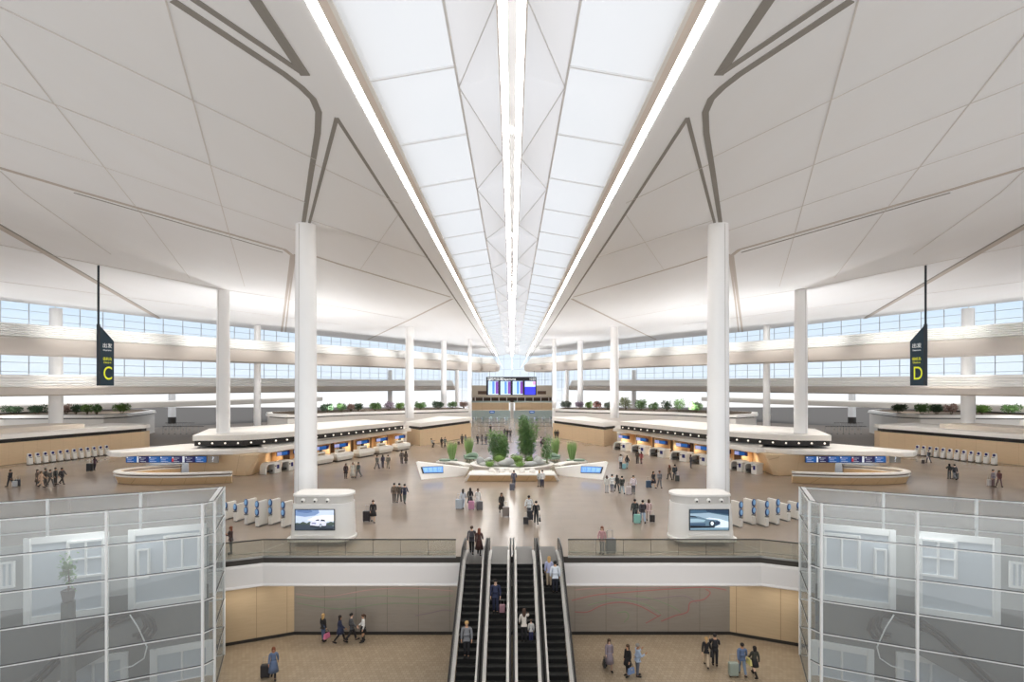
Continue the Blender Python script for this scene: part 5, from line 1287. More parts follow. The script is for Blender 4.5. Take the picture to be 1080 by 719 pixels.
def bake_skin(P, nodes, root, sub=1):
    """nodes: list of (name, parent, (rx, ry)); one continuous surface grown on the joints"""
    idx = {n: i for i, (n, _, _) in enumerate(nodes)}
    me = bpy.data.meshes.new('skin'); me.from_pydata([P[n] for n, _, _ in nodes], [(idx[p], i) for i, (n, p, _) in enumerate(nodes) if p], [])
    o = bpy.data.objects.new('skin', me); COL.objects.link(o)
    o.modifiers.new('skin', 'SKIN')
    if not me.skin_vertices:
        bm = bmesh.new(); bm.from_mesh(me); bm.verts.layers.skin.verify(); bm.to_mesh(me); bm.free()
    for i, (n, p, r) in enumerate(nodes):
        me.skin_vertices[0].data[i].radius = r; me.skin_vertices[0].data[i].use_root = (n == root)
    sm = o.modifiers[0]; sm.use_smooth_shade = True; sm.branch_smoothing = 0.4
    if sub:
        s = o.modifiers.new('sub', 'SUBSURF'); s.levels = sub; s.render_levels = sub
    dg = bpy.context.evaluated_depsgraph_get(); dg.update()
    res = bpy.data.meshes.new_from_object(o.evaluated_get(dg))
    bpy.data.objects.remove(o); bpy.data.meshes.remove(me)
    return res
def body_nodes(f):
    k = 0.92 if f else 1.0
    N = [('pelvis', None, (.135 * k, .10)), ('waist', 'pelvis', (.118 * k, .088)), ('chest', 'waist', (.15 * k, .10)), ('collar', 'chest', (.085, .065)), ('neck', 'collar', (.05, .05)), ('jaw', 'neck', (.066, .062)), ('skull', 'jaw', (.088, .098)), ('crown', 'skull', (.066, .075)), ('nose', 'skull', (.014, .018)), ('chin', 'jaw', (.03, .026)), ('earl', 'skull', (.014, .026)), ('earr', 'skull', (.014, .026))]
    for s in 'lr':
        N += [('hip' + s, 'pelvis', (.082, .085)), ('knee' + s, 'hip' + s, (.056, .058)), ('ank' + s, 'knee' + s, (.038, .04)), ('toe' + s, 'ank' + s, (.036, .026)),
              ('sh' + s, 'collar', (.056, .056)), ('elb' + s, 'sh' + s, (.042, .042)), ('wri' + s, 'elb' + s, (.028, .026)), ('palm' + s, 'wri' + s, (.022, .038)), ('t%s1' % s, 'wri' + s, (.010, .010))]
        for i in range(4): N += [('f%d%s1' % (i, s), 'palm' + s, (.0095, .0095)), ('f%d%s2' % (i, s), 'f%d%s1' % (i, s), (.008, .008))]
    return N
MESHES = {}
def cached(key, fn):
    if key not in MESHES: MESHES[key] = fn()
    return MESHES[key]
def mb_mesh(mb):
    o = obj('tmp', mb, M_white, smooth=True); me = o.data; bpy.data.objects.remove(o); return me
def body_mesh(kind, pose): return cached(('body', kind, pose), lambda: bake_skin(skeleton(kind, pose), body_nodes(kind != 'man'), 'pelvis'))
def top_mesh(kind, pose, sleeve):
    def mk():
        f = kind != 'man'; k = 0.92 if f else 1.0
        P = skeleton(kind, pose)
        N = [('pelvis', None, (.165 * k, .125)), ('hem', 'pelvis', (.175 * k, .135)), ('waist', 'pelvis', (.145 * k, .115)), ('chest', 'waist', (.178 * k, .128)), ('collar', 'chest', (.10, .08))]
        for s in 'lr':
            N += [('sh' + s, 'collar', (.078, .076)), ('elb' + s, 'sh' + s, (.062, .062))]
            if sleeve: N += [('wri' + s, 'elb' + s, (.044, .042))]
        return bake_skin(P, N, 'pelvis')
    return cached(('top', kind, pose, sleeve), mk)
def trouser_mesh(kind, pose, slim):
    def mk():
        P = skeleton(kind, pose); a = 0.86 if slim else 1.0
        N = [('pelvis', None, (.155, .118)), ('belt', 'pelvis', (.135, .105)), ('hips', 'pelvis', (.15, .115))]
        for s in 'lr': N += [('hip' + s, 'hips', (.105 * a, .108 * a)), ('knee' + s, 'hip' + s, (.078 * a, .08 * a)), ('ank' + s, 'knee' + s, (.062 * a, .066 * a))]
        return bake_skin(P, N, 'pelvis')
    return cached(('trousers', kind, pose, slim), mk)
def skirt_mesh(kind, pose, length, flare):
    def mk():
        P = skeleton(kind, pose); z1 = P['pelvis'].z + 0.08; z0 = max(0.12, z1 - length); m = MB()
        fw = abs(P['kneel'].y - P['kneer'].y) * 0.5
        m.lathe([(flare - 0.02, z0 + 0.01), (flare, z0), (0.5 * (flare + .17), 0.5 * (z0 + z1)), (0.17, z1 - 0.12), (0.155, z1), (0.02, z1 + 0.005)], 20, (0, 0, 0), 1.0, 0.82 + fw * 0.9)
        return mb_mesh(m)
    return cached(('skirt', kind, pose, length, flare), mk)
def shoe_mesh(kind, pose, tall):
    def mk():
        P = skeleton(kind, pose); m = MB()
        for s in 'lr':
            a, t, h = P['ank' + s], P['toe' + s], P['heel' + s]; mid = (t + h) / 2
            m.tube([h + Vector((0, 0.03, 0.005)), h + Vector((0, 0.0, 0.02)), mid + Vector((0, 0, 0.012)), t + Vector((0, -0.02, 0.002)), t + Vector((0, -0.06, -0.006))], [0.03, 0.046, 0.05, 0.044, 0.018], 10)
            if tall: m.tube([a + Vector((0, 0, -0.03)), a, a.lerp(P['knee' + s], 0.7)], [0.052, 0.052, 0.066], 10)
        return mb_mesh(m)
    return cached(('shoes', kind, pose, tall), mk)
def hair_mesh(kind, pose, style):
    def mk():
        P = skeleton(kind, pose); c = P['skull']; m = MB(); n0 = 0
        m.ell((c.x, c.y + 0.018, c.z + 0.028), (0.102, 0.108, 0.098), 16, 10)
        if style in ('long', 'bob'):
            L = 0.32 if style == 'long' else 0.19
            m.lathe([(0.06, -L), (0.09, -L + 0.03), (0.10, -L * 0.5), (0.098, 0.02), (0.05, 0.06)], 14, (c.x, c.y + 0.045, c.z), 1.0, 0.62)
        if style == 'tail':
            m.tube([(c.x, c.y + 0.10, c.z + 0.05), (c.x, c.y + 0.16, c.z), (c.x, c.y + 0.15, c.z - 0.12), (c.x, c.y + 0.13, c.z - 0.24)], [0.03, 0.042, 0.036, 0.01], 8)
        if style == 'bun': m.ell((c.x, c.y + 0.09, c.z + 0.1), 0.05, 10, 8)
        return mb_mesh(m)
    return cached(('hair', kind, pose, style), mk)
def face_mesh(kind, pose, what):
    def mk():
        P = skeleton(kind, pose); c = P['skull']; m = MB()
        if what == 'eyes':
            for s in (-1, 1): m.ell((c.x + s * 0.034, c.y - 0.086, c.z - 0.004), (0.013, 0.012, 0.008), 8, 6)
        else: m.ell((c.x, c.y - 0.088, c.z - 0.062), (0.024, 0.012, 0.007), 8, 6)
        return mb_mesh(m)
    return cached((what, kind, pose), mk)
def cloth(c): return mat('cloth_%d_%d_%d' % c, c, 0.8)
SKIN = [mat('skin_light', (226, 186, 160), 0.55), mat('skin_mid', (206, 160, 128), 0.55), mat('skin_tan', (170, 122, 92), 0.55)]
M_eye = mat('eye_dark', (40, 30, 26), 0.3); M_lip = mat('lip', (176, 98, 92), 0.5)
HAIRC = {'k': (34, 28, 26), 'b': (74, 52, 38), 'y': (190, 152, 98), 'g': (150, 146, 140), 'r': (120, 66, 44)}
def part(name, me, material, parent):
    if not me.materials: me.materials.append(material)
    o = bpy.data.objects.new(name, me); COL.objects.link(o); o.parent = parent
    o.material_slots[0].link = 'OBJECT'; o.material_slots[0].material = material
    return o
PC = [0]
def person(loc, deg, kind, pose, top, bottom, hair, label, sleeve=True, h=1.0, shoes=(40, 36, 34), group=None):
    """kind man / woman; bottom ('t' trousers, 's' slim, 'k' skirt, 'd' dress, 'c' long coat with trousers ..., colour); hair (style, colour key)"""
    PC[0] += 1
    t = bpy.data.objects.new('person', None); COL.objects.link(t); t.empty_display_size = 0.2
    t.location = loc; t.rotation_euler = (0, 0, math.radians(deg)); t.scale = (h, h, h)
    tag(t, label, 'person', group)
    part('body', body_mesh(kind, pose), SKIN[PC[0] % 3], t)
    part('hair', hair_mesh(kind, pose, hair[0]), cloth(HAIRC[hair[1]]), t)
    part('eyes', face_mesh(kind, pose, 'eyes'), M_eye, t)
    part('mouth', face_mesh(kind, pose, 'mouth'), M_lip, t)
    part('top', top_mesh(kind, pose, sleeve), cloth(top), t)
    b, bc = bottom[0], bottom[1]
    if b in 'ts': part('trousers', trouser_mesh(kind, pose, b == 's'), cloth(bc), t)
    elif b == 'k': part('skirt', skirt_mesh(kind, pose, 0.5, 0.27), cloth(bc), t)
    elif b == 'd': part('dress', skirt_mesh(kind, pose, 0.85, 0.30), cloth(bc), t)
    elif b == 'm': part('skirt', skirt_mesh(kind, pose, 0.40, 0.24), cloth(bc), t)
    elif b == 'c':
        part('trousers', trouser_mesh(kind, pose, True), cloth(bottom[2]), t); part('coat_skirt', skirt_mesh(kind, pose, 0.62, 0.27), cloth(bc), t)
    elif b == 'l': part('trousers', trouser_mesh(kind, pose, True), cloth(bottom[2]), t); part('skirt', skirt_mesh(kind, pose, 0.42, 0.25), cloth(bc), t)
    part('shoes', shoe_mesh(kind, pose, b in 'm'), cloth(shoes), t)
    return t
# luggage: one of each kind, copied with its own colours
def case_proto(name, w, d, h, hard):
    t = thing(name, 'x', 'suitcase')
    m = MB(); m.box(-w / 2, -d / 2, 0.06, w / 2, d / 2, h); obj('shell', m, M_grey, t, bevel=0.05, seg=3)
    m = MB()
    for k in range(4): m.box(-w * 0.36 + w * 0.24 * k - 0.012, -d / 2 - 0.008, 0.14, -w * 0.36 + w * 0.24 * k + 0.012, -d / 2 + 0.01, h - 0.08)
    obj('rib_pattern', m, M_grey, t)
    m = MB(); m.tube([(-w * .28, d / 2 - .03, h - .02), (-w * .28, d / 2 - .03, h + .36), (w * .28, d / 2 - .03, h + .36), (w * .28, d / 2 - .03, h - .02)], 0.012, 6); obj('handle', m, M_steel, t)
    for x in (-1, 1):
        for y in (-1, 1):
            m = MB(); m.tube([(x * w * .36 - .015, y * d * .3, 0.031), (x * w * .36 + .015, y * d * .3, 0.031)], 0.03, 10); obj('wheel', m, M_black, t)
    return t
big = case_proto('suitcase', 0.48, 0.28, 0.72, True)
first['big'] = True
def bag_proto():
    t = thing('handbag', 'x', 'bag')
    m = MB(); m.taper([(-.2, -.07), (.2, -.07), (.2, .07), (-.2, .07)], 0, [(-.17, -.04), (.17, -.04), (.17, .04), (-.17, .04)], 0.28); obj('pouch', m, M_grey, t, bevel=0.03)
    m = MB(); m.tube([(-.12, 0, .27), (-.1, 0, .42), (0, 0, .48), (.1, 0, .42), (.12, 0, .27)], 0.012, 6); obj('strap', m, M_dark, t)
    m = MB(); m.box(-.03, -.075, .18, .03, -.055, .24); obj('clasp', m, M_steel, t)
    return t
bag = bag_proto()
def luggage(proto, loc, deg, colour, label, sc=1.0, group='luggage'):
    o = place(proto, loc, math.radians(deg), label, group, sc) if not isinstance(proto, str) else None
    for c in o.children if not first.get('x') else ():
        if c.name.split('.')[0] in ('shell', 'rib_pattern', 'pouch'):
            c.material_slots[0].link = 'OBJECT'; c.material_slots[0].material = mat('luggage_%d_%d_%d' % colour, colour, 0.45)
    return o
first[big.name] = first[bag.name] = True

K, NV, GY, WH, BR, BG, BL = (38, 36, 38), (44, 50, 76), (128, 128, 130), (232, 230, 226), (96, 76, 60), (196, 176, 150), (96, 112, 140)
DG, LB, PK, JN = (82, 82, 84), (168, 184, 206), (206, 140, 160), (82, 98, 128)
def L5(x, y): p = FP(x, y, -5); return (p[0], p[1], -4.998)
def M0(x, y, z=0.002): p = FP(x, y, 0); return (p[0], p[1], z)
def ESC(xc, dx, y):
    Yv = 29.7
    while Yv > 21:
        k = int((29.7 - Yv) / 0.3464); z = -(k + 1) * 0.2 if Yv < 29.7 else 0
        if YH + FPX * (CH - z) / Yv >= y: break
        Yv -= 0.02
    k = int((29.7 - Yv) / 0.3464)
    return (xc + dx, 29.7 - (k + 0.72) * 0.3464, -(k + 1) * 0.2 + 0.003)
PEOPLE = [
 # lower hall
 (L5(341, 676.5), 150, 'woman', 'stand', K, ('s', JN), ('long', 'y'), 'blonde woman in black top and jeans by the grey wall below'),
 (L5(359, 677.5), 110, 'woman', 'walk', NV, ('l', NV, K), ('long', 'k'), 'dark haired woman in navy coat, front one of the walking couple below'),
 (L5(371, 676.5), 110, 'man', 'walk', DG, ('t', K), ('short', 'k'), 'person in dark grey beside the woman in navy coat, lower hall'),
 (L5(383, 677), -70, 'woman', 'idle', WH, ('m', K), ('tail', 'b'), 'woman in white top, black mini skirt and boots, lower hall'),
 (L5(288.5, 716), 20, 'woman', 'pull', BL, ('c', BL, K), ('bob', 'r'), 'red haired woman in blue-grey coat pulling a black case, lower hall'),
 (L5(642.5, 706), 0, 'woman', 'walk', (150, 138, 146), ('c', (150, 138, 146), (170, 140, 120)), ('long', 'b'), 'woman in patterned mauve coat walking alone in the lower hall'),
 (L5(662, 713), -60, 'woman', 'stand', K, ('l', K, K), ('bob', 'b'), 'woman in black coat with blue bag facing the man in light blue'),
 (L5(672.5, 713.5), 100, 'man', 'phone', LB, ('t', (92, 96, 108)), ('short', 'g'), 'grey haired man in light blue shirt facing the woman in black'),
 (L5(745, 703), 160, 'woman', 'walk', K, ('s', BG), ('tail', 'y'), 'blonde woman with black shoulder bag walking beside a man in black'),
 (L5(754, 702), 165, 'man', 'phone', K, ('t', K), ('short', 'k'), 'man all in black beside the blonde woman, lower hall'),
 (L5(782.5, 712), 175, 'man', 'pull', BL, ('t', (120, 134, 152)), ('short', 'k'), 'man in blue denim jacket pulling a grey case, lower hall'),
 (L5(795.5, 713.5), 185, 'woman', 'stride', (60, 60, 52), ('m', K), ('bob', 'k'), 'woman with yellow bag and black boots beside the denim jacket man'),
 # escalators
 ((-2.38, 31.4, 0.008), 180, 'man', 'walk', (70, 66, 70), ('t', K), ('short', 'b'), 'man in dark jacket stepping off the outer escalator, C sign side'),
 ((-1.93, 31.2, 0.008), 180, 'woman', 'walk', (74, 46, 40), ('c', (74, 46, 40), K), ('long', 'r'), 'woman in dark brown coat beside him at the escalator top'),
 (ESC(-0.72, -0.12, 643), 0, 'man', 'stand', NV, ('t', (40, 44, 66)), ('short', 'k'), 'man in navy suit standing on an inner escalator'),
 (ESC(-2.13, 0.0, 694), 0, 'man', 'stand', GY, ('t', K), ('short', 'y'), 'person in grey shirt low on the outer escalator, C sign side'),
 (ESC(0.72, -0.14, 677), 180, 'woman', 'reach', (222, 212, 200), ('s', K), ('long', 'b'), 'woman in white blouse holding a child on an inner escalator'),
 (ESC(2.13, -0.15, 616), 180, 'woman', 'stand', (182, 184, 214), ('t', BG), ('long', 'y'), 'blonde woman in lilac top near the top of the outer escalator'),
 (ESC(2.13, 0.15, 623), 180, 'man', 'stand', (226, 230, 236), ('t', (36, 38, 48)), ('short', 'k'), 'man in white shirt near the top of the outer escalator'),
 # behind the railings
 (M0(243.5, 584), -40, 'woman', 'phone', (70, 52, 48), ('s', DG), ('long', 'r'), 'woman in dark jacket behind the railing beside the glass enclosure'),
 (M0(635, 584), -25, 'woman', 'idle', (196, 150, 150), ('s', (150, 150, 160)), ('long', 'r'), 'woman in pink patterned top behind the railing near the escalators'),
 # centre of the hall
 (M0(488.5, 536.5), 170, 'woman', 'pull', (214, 218, 226), ('s', (190, 198, 210)), ('long', 'k'), 'woman in pale clothes with grey case, first of three travellers'),
 (M0(496, 535), 180, 'woman', 'pull', K, ('c', K, K), ('bob', 'k'), 'woman in long black coat with a pink case'),
 (M0(504, 535.5), 185, 'woman', 'stride', (236, 234, 230), ('d', (236, 234, 230)), ('tail', 'b'), 'woman in long white dress with a dark case'),
 (M0(529, 541.5), 10, 'woman', 'pull', (52, 46, 44), ('c', (52, 46, 44), K), ('long', 'b'), 'woman in dark brown coat with grey-brown case walking alone'),
 (M0(558, 546), 160, 'man', 'pull', (226, 228, 230), ('t', (80, 84, 92)), ('short', 'k'), 'person in white shirt beside the tall man in black suit'),
 (M0(565.5, 552.5), 180, 'man', 'walk', (34, 34, 36), ('t', (34, 34, 36)), ('short', 'k'), 'tall man in black suit with a briefcase in the open floor'),
 (M0(542, 514), 175, 'man', 'pull', (98, 100, 118), ('t', (72, 74, 88)), ('short', 'b'), 'man in slate jacket before the bench plinth with a case'),
 (M0(568.8, 513.5), 200, 'woman', 'stand', (206, 208, 204), ('s', GY), ('long', 'y'), 'fair woman of the couple before the bench plinth'),
 (M0(572, 514), 180, 'man', 'stand', (238, 238, 236), ('t', NV), ('short', 'b'), 'man in white shirt and navy trousers before the bench plinth'),
 # C side of the hall
 (M0(393.5, 551), 15, 'woman', 'pull', K, ('k', (46, 44, 46)), ('bun', 'b'), 'woman in black top and flared skirt with a black case'),
 (M0(415.8, 530.5), 180, 'man', 'stand', (120, 104, 90), ('t', (84, 76, 72)), ('short', 'k'), 'man in brown jacket, first of three jackets seen from behind'),
 (M0(421.3, 530), 180, 'man', 'stride', (112, 102, 94), ('t', (90, 84, 80)), ('short', 'k'), 'man in taupe jacket between two men in jackets'),
 (M0(426.8, 531), 180, 'man', 'walk', (58, 62, 80), ('t', (96, 102, 96)), ('short', 'k'), 'man in dark blue blazer, third of three jackets from behind'),
 (M0(364.8, 504.7), 20, 'woman', 'stand', (72, 52, 52), ('l', (52, 46, 50), K), ('long', 'k'), 'woman in maroon top, first of three before the counters, C side'),
 (M0(372, 503.6), 0, 'woman', 'stand', (232, 226, 214), ('d', (226, 220, 208)), ('bob', 'b'), 'woman in long cream dress between two others, C side'),
 (M0(378, 503.6), -20, 'man', 'stride', (84, 92, 88), ('t', (92, 96, 92)), ('short', 'k'), 'man in grey-green beside the woman in cream dress'),
 (M0(397.8, 494.6), 160, 'man', 'stride', (128, 126, 122), ('t', (116, 112, 108)), ('short', 'k'), 'man in light grey suit, first of three near the counters'),
 (M0(403.8, 493.6), 180, 'woman', 'stand', (76, 68, 88), ('s', (70, 62, 80)), ('long', 'k'), 'woman in dark purple between two people in grey'),
 (M0(409.3, 494.2), 200, 'man', 'walk', (122, 116, 106), ('t', (128, 122, 112)), ('short', 'b'), 'man in beige-grey, third of three near the counters'),
 (M0(423.8, 489), 180, 'man', 'stand', (106, 98, 94), ('t', (92, 86, 84)), ('short', 'k'), 'man in grey coat, nearer the counters of a pair'),
 (M0(428.2, 489.2), 180, 'woman', 'stand', (96, 84, 76), ('c', (96, 84, 76), K), ('bob', 'k'), 'woman in brown coat of the pair by the last counters'),
 (M0(456, 471.6), 60, 'man', 'crouch', (206, 204, 200), ('t', (60, 58, 58)), ('short', 'k'), 'person in white top crouching by the beech end block'),
 (M0(465.8, 471.8), 30, 'woman', 'stand', (66, 62, 62), ('s', K), ('long', 'k'), 'woman in dark clothes of the pair by the beech end block'),
 (M0(469.2, 471.8), -30, 'man', 'walk', (120, 128, 120), ('t', (56, 56, 56)), ('short', 'k'), 'man in grey-green of the pair by the beech end block'),
 (M0(487.3, 468.2), 180, 'man', 'walk', (62, 60, 64), ('t', K), ('short', 'k'), 'man in black of the pair walking past the end block'),
 (M0(490.9, 468), 180, 'woman', 'stride', (132, 134, 138), ('s', (70, 70, 76)), ('bob', 'k'), 'woman in grey of the pair walking past the end block'),
 (M0(503.8, 468.5), 180, 'man', 'stand', (64, 64, 72), ('t', (58, 58, 66)), ('short', 'k'), 'man in dark grey behind the loose bamboo, alone'),
 (M0(508.5, 468), 170, 'woman', 'walk', (110, 104, 108), ('s', (90, 86, 92)), ('long', 'b'), 'woman in mauve-grey beside the man behind the bamboo'),
 (M0(512.6, 468.6), 180, 'man', 'walk', (92, 92, 98), ('t', (86, 86, 94)), ('short', 'k'), 'man in slate grey just beside the loose bamboo'),
 (M0(517.3, 456), 180, 'man', 'stand', (62, 54, 54), ('t', (60, 52, 52)), ('short', 'k'), 'person in dark brown by the far belt posts'),
 (M0(532.4, 460.4), 180, 'woman', 'stand', (80, 82, 76), ('s', (60, 60, 60)), ('long', 'k'), 'woman in olive, first of three beyond the bamboo gap'),
 (M0(535.2, 461), 180, 'man', 'walk', (48, 48, 50), ('t', (44, 44, 46)), ('short', 'k'), 'man in black in the middle of three beyond the bamboo gap'),
 (M0(538.3, 461.4), 180, 'man', 'stand', (70, 68, 70), ('t', (52, 50, 52)), ('short', 'k'), 'man in charcoal, third of three beyond the bamboo gap'),
 (M0(566, 457), 180, 'man', 'walk', (82, 72, 74), ('t', (70, 62, 66)), ('short', 'k'), 'person in brown-grey beyond the tall bamboo'),
 (M0(570.8, 471), 175, 'woman', 'stand', (214, 196, 206), ('l', (100, 70, 90), K), ('long', 'k'), 'woman in pale pink top of the pair beside the tall bamboo'),
 (M0(573.4, 471.2), 185, 'woman', 'walk', (106, 70, 88), ('k', (96, 66, 84)), ('bob', 'k'), 'woman in plum dress of the pair beside the tall bamboo'),
 (M0(585.8, 462.6), 180, 'man', 'stand', (70, 74, 62), ('t', (60, 62, 56)), ('short', 'k'), 'man in dark olive of the pair by the D side end block'),
 (M0(588.2, 462.8), 180, 'man', 'stand', (56, 56, 60), ('t', (50, 50, 54)), ('short', 'k'), 'man in black of the pair by the D side end block'),
 # D side of the hall
 (M0(654.8, 494), 200, 'man', 'stand', (236, 236, 236), ('t', (44, 46, 56)), ('short', 'k'), 'man in white shirt and dark trousers of the pair by the counters'),
 (M0(661.5, 494.2), 150, 'woman', 'pull', (54, 52, 58), ('s', (140, 170, 180)), ('long', 'k'), 'woman in black top with teal case beside the white shirt man'),
 (M0(672.3, 489), 180, 'man', 'stand', (96, 86, 76), ('t', (88, 82, 78)), ('short', 'k'), 'man in brown-grey beside the woman in red'),
 (M0(676.2, 489.2), 190, 'woman', 'stride', (172, 74, 72), ('s', (120, 80, 80)), ('long', 'b'), 'woman in red top near the bag drop counters'),
 (M0(728.6, 493.6), 100, 'woman', 'stand', (58, 58, 66), ('s', (66, 66, 80)), ('bob', 'k'), 'woman in black at the fifth bag drop counter'),
 (M0(706, 506), 190, 'woman', 'walk', (120, 100, 84), ('s', (62, 58, 58)), ('long', 'r'), 'woman in tan top of the pair walking with a black case'),
 (M0(711.6, 506.6), 180, 'man', 'pull', (66, 72, 78), ('t', (74, 80, 92)), ('short', 'k'), 'man in dark blue-grey jacket of the pair with a black case'),
 (M0(689.4, 514.6), 20, 'woman', 'pull', (50, 48, 56), ('k', (52, 50, 60)), ('long', 'k'), 'woman in dark dress pulling a tilted blue case'),
 (M0(695.6, 514.4), 0, 'man', 'walk', (132, 130, 134), ('t', (132, 130, 134)), ('short', 'b'), 'man in grey suit beside the woman with the blue case'),
 (M0(640, 520), 180, 'woman', 'stand', (228, 226, 220), ('s', (200, 200, 204)), ('long', 'b'), 'woman in white with a black backpack by the screen desk'),
 (M0(645.6, 519.4), 170, 'man', 'phone', (236, 238, 238), ('t', (110, 116, 132)), ('short', 'k'), 'man in white shirt and grey-blue trousers by the screen desk'),
 (M0(650.8, 518.4), 150, 'woman', 'stride', (56, 58, 58), ('s', (70, 74, 76)), ('bob', 'k'), 'woman in dark green-black of the couple by the screen desk'),
 (M0(656.0, 521.0), 190, 'man', 'walk', (74, 78, 74), ('t', (176, 190, 196)), ('short', 'k'), 'man in dark jacket and pale jeans by the screen desk'),
 (M0(668, 521), -15, 'man', 'idle', (226, 214, 222), ('t', (58, 58, 70)), ('short', 'k'), 'man in pale pink shirt with a white case, alone'),
 (M0(669.6, 551), 180, 'man', 'stand', (62, 70, 70), ('t', (54, 58, 66)), ('short', 'k'), 'man in dark green shirt with a mint case'),
 (M0(677.8, 551.5), 180, 'man', 'walk', (72, 68, 76), ('t', (168, 182, 206)), ('bun', 'k'), 'person in dark tee and pale jeans between two with cases'),
 (M0(684.2, 549.5), 175, 'woman', 'pull', (222, 196, 196), ('s', (206, 180, 176)), ('bob', 'b'), 'woman in pale pink with a black cabin case'),
 # far C side
 (M0(10.6, 513.2), -80, 'man', 'pull', (44, 44, 50), ('t', (48, 48, 54)), ('short', 'k'), 'man in black suit wheeling bags at the hall edge, C side'),
 (M0(39.6, 512.2), 95, 'woman', 'stand', (120, 104, 92), ('c', (120, 104, 92), DG), ('bob', 'k'), 'person in dull brown at the back of the walking five, C side'),
 (M0(43.6, 513.8), 95, 'woman', 'stride', (216, 184, 156), ('t', (214, 186, 160)), ('long', 'b'), 'woman all in beige among the walking five, C side'),
 (M0(48, 511.6), 100, 'man', 'stand', (104, 100, 94), ('t', (98, 94, 90)), ('short', 'k'), 'man in grey-brown behind the beige woman, C side'),
 (M0(53.4, 513), 90, 'man', 'walk', (88, 86, 82), ('t', (94, 92, 88)), ('short', 'k'), 'man in olive-grey suit in the middle of the walking five'),
 (M0(58.6, 511), 100, 'man', 'stand', (76, 78, 78), ('t', (80, 80, 80)), ('short', 'k'), 'man in slate suit beside the olive-grey suit, C side'),
 (M0(65.6, 510.6), 80, 'man', 'stride', (66, 64, 66), ('t', (70, 66, 64)), ('short', 'k'), 'man in charcoal striding ahead of the five, C side'),
 (M0(100, 496), 200, 'woman', 'pull', (78, 56, 72), ('s', (58, 54, 64)), ('long', 'k'), 'woman in dark plum with black case by the wall kiosks'),
 # far D side
 (M0(979.2, 488.2), 180, 'man', 'pull', (66, 70, 76), ('t', (72, 74, 84)), ('short', 'k'), 'man in dark jacket before the wall kiosks, D side'),
 (M0(1001.2, 505), 160, 'woman', 'phone', (64, 66, 66), ('s', (96, 100, 104)), ('bob', 'k'), 'woman in dark green-grey of the pair with a tilted case'),
 (M0(1006.5, 506), 180, 'man', 'stride', (70, 72, 78), ('t', (140, 142, 146)), ('short', 'k'), 'man in black top and grey trousers with a tilted case'),
 (M0(1047.4, 513.4), 20, 'man', 'stand', (150, 140, 146), ('t', (120, 96, 96)), ('short', 'k'), 'person in mauve-grey of the pair at the hall edge, D side'),
 (M0(1054, 513), -20, 'woman', 'walk', (110, 72, 72), ('s', (128, 104, 104)), ('long', 'b'), 'woman in maroon of the pair at the hall edge, D side'),
]
for loc, deg, kind, pose, top, bottom, hair, label in PEOPLE:
    person(loc, deg, kind, pose, top, bottom, hair, label, h=0.985 if kind == 'man' else 0.94)
c = ESC(0.72, 0.2, 677); person(c, 180, 'woman', 'stand', (200, 196, 190), ('s', (54, 56, 96)), ('short', 'b'), 'small child in pale top and blue trousers on an inner escalator', h=0.62)

GYD, BLK, TEAL = (150, 148, 146), (44, 42, 44), (150, 206, 196)
CASES = [
 (L5(280, 714.5), 10, BLK, 'black suitcase of the red haired woman in the lower hall', 0.95), (L5(773.5, 713), 0, (150, 158, 146), 'grey-green suitcase of the denim jacket man', 1.0),
 (ESC(-0.72, 0.22, 643), 0, (170, 128, 136), 'dusty pink cabin case on an inner escalator step', 0.6),
 (M0(644, 583.6), 10, (140, 142, 150), 'grey suitcase behind the railing beside the woman in pink', 1.25),
 (M0(484.2, 537), 0, (190, 198, 206), 'silver suitcase of the woman in pale clothes', 1.15), (M0(497.2, 537.6), 0, (198, 142, 170), 'pink suitcase behind the woman in black coat', 1.0), (M0(505.8, 538), 20, (110, 108, 112), 'dark grey suitcase behind the woman in white dress', 1.0),
 (M0(533.6, 545.2), 0, (138, 128, 122), 'grey-brown suitcase of the woman in brown coat', 1.1), (M0(554.6, 553), 0, (48, 46, 48), 'low black case on the floor beside the black suit man', 0.75), (M0(559, 548.5), 5, (62, 62, 66), 'charcoal suitcase behind the person in white shirt', 1.0),
 (M0(540, 517.4), 0, (104, 106, 118), 'slate suitcase of the man before the bench plinth', 0.95), (M0(386.8, 550), 0, (60, 58, 62), 'black suitcase of the woman in flared skirt', 1.1),
 (M0(483.8, 469), 0, (70, 68, 70), 'dark case of the man passing the end block', 0.8), (M0(658.2, 494.6), 0, (146, 196, 204), 'teal suitcase between the pair by the counters', 0.9),
 (M0(714.2, 507.6), 0, (70, 72, 70), 'black suitcase of the man in blue-grey jacket', 0.9), (M0(684, 514.4), 20, (70, 92, 120), 'tilted blue suitcase of the woman in dark dress', 1.0),
 (M0(663.2, 521.6), 0, (218, 208, 208), 'white suitcase of the man in pink shirt', 1.05), (M0(672, 552.2), 0, TEAL, 'mint green suitcase of the man in dark green', 0.95), (M0(687.9, 550.6), 0, (58, 56, 56), 'black cabin case of the woman in pale pink', 0.75),
 (M0(15.6, 513.4), 10, (196, 198, 200), 'pale grey case with a dark bag at the hall edge, C side', 0.8), (M0(18.4, 512.8), 30, (70, 72, 80), 'dark blue-grey bag case at the hall edge, C side', 0.95), (M0(94.8, 497.3), 0, (34, 32, 34), 'large black suitcase by the wall kiosks, C side', 1.35),
 (M0(973.4, 488.8), 0, (84, 72, 68), 'brown case of the man before the wall kiosks, D side', 0.7), (M0(1008.6, 505), 25, (90, 92, 92), 'tilted grey case of the pair near the wall kiosks', 0.95), (M0(1043.8, 512.6), 10, (206, 200, 196), 'pale case of the pair at the hall edge, D side', 0.9),
]
for loc, deg, col, lb, sc in CASES: luggage(big, loc, deg, col, lb, sc)
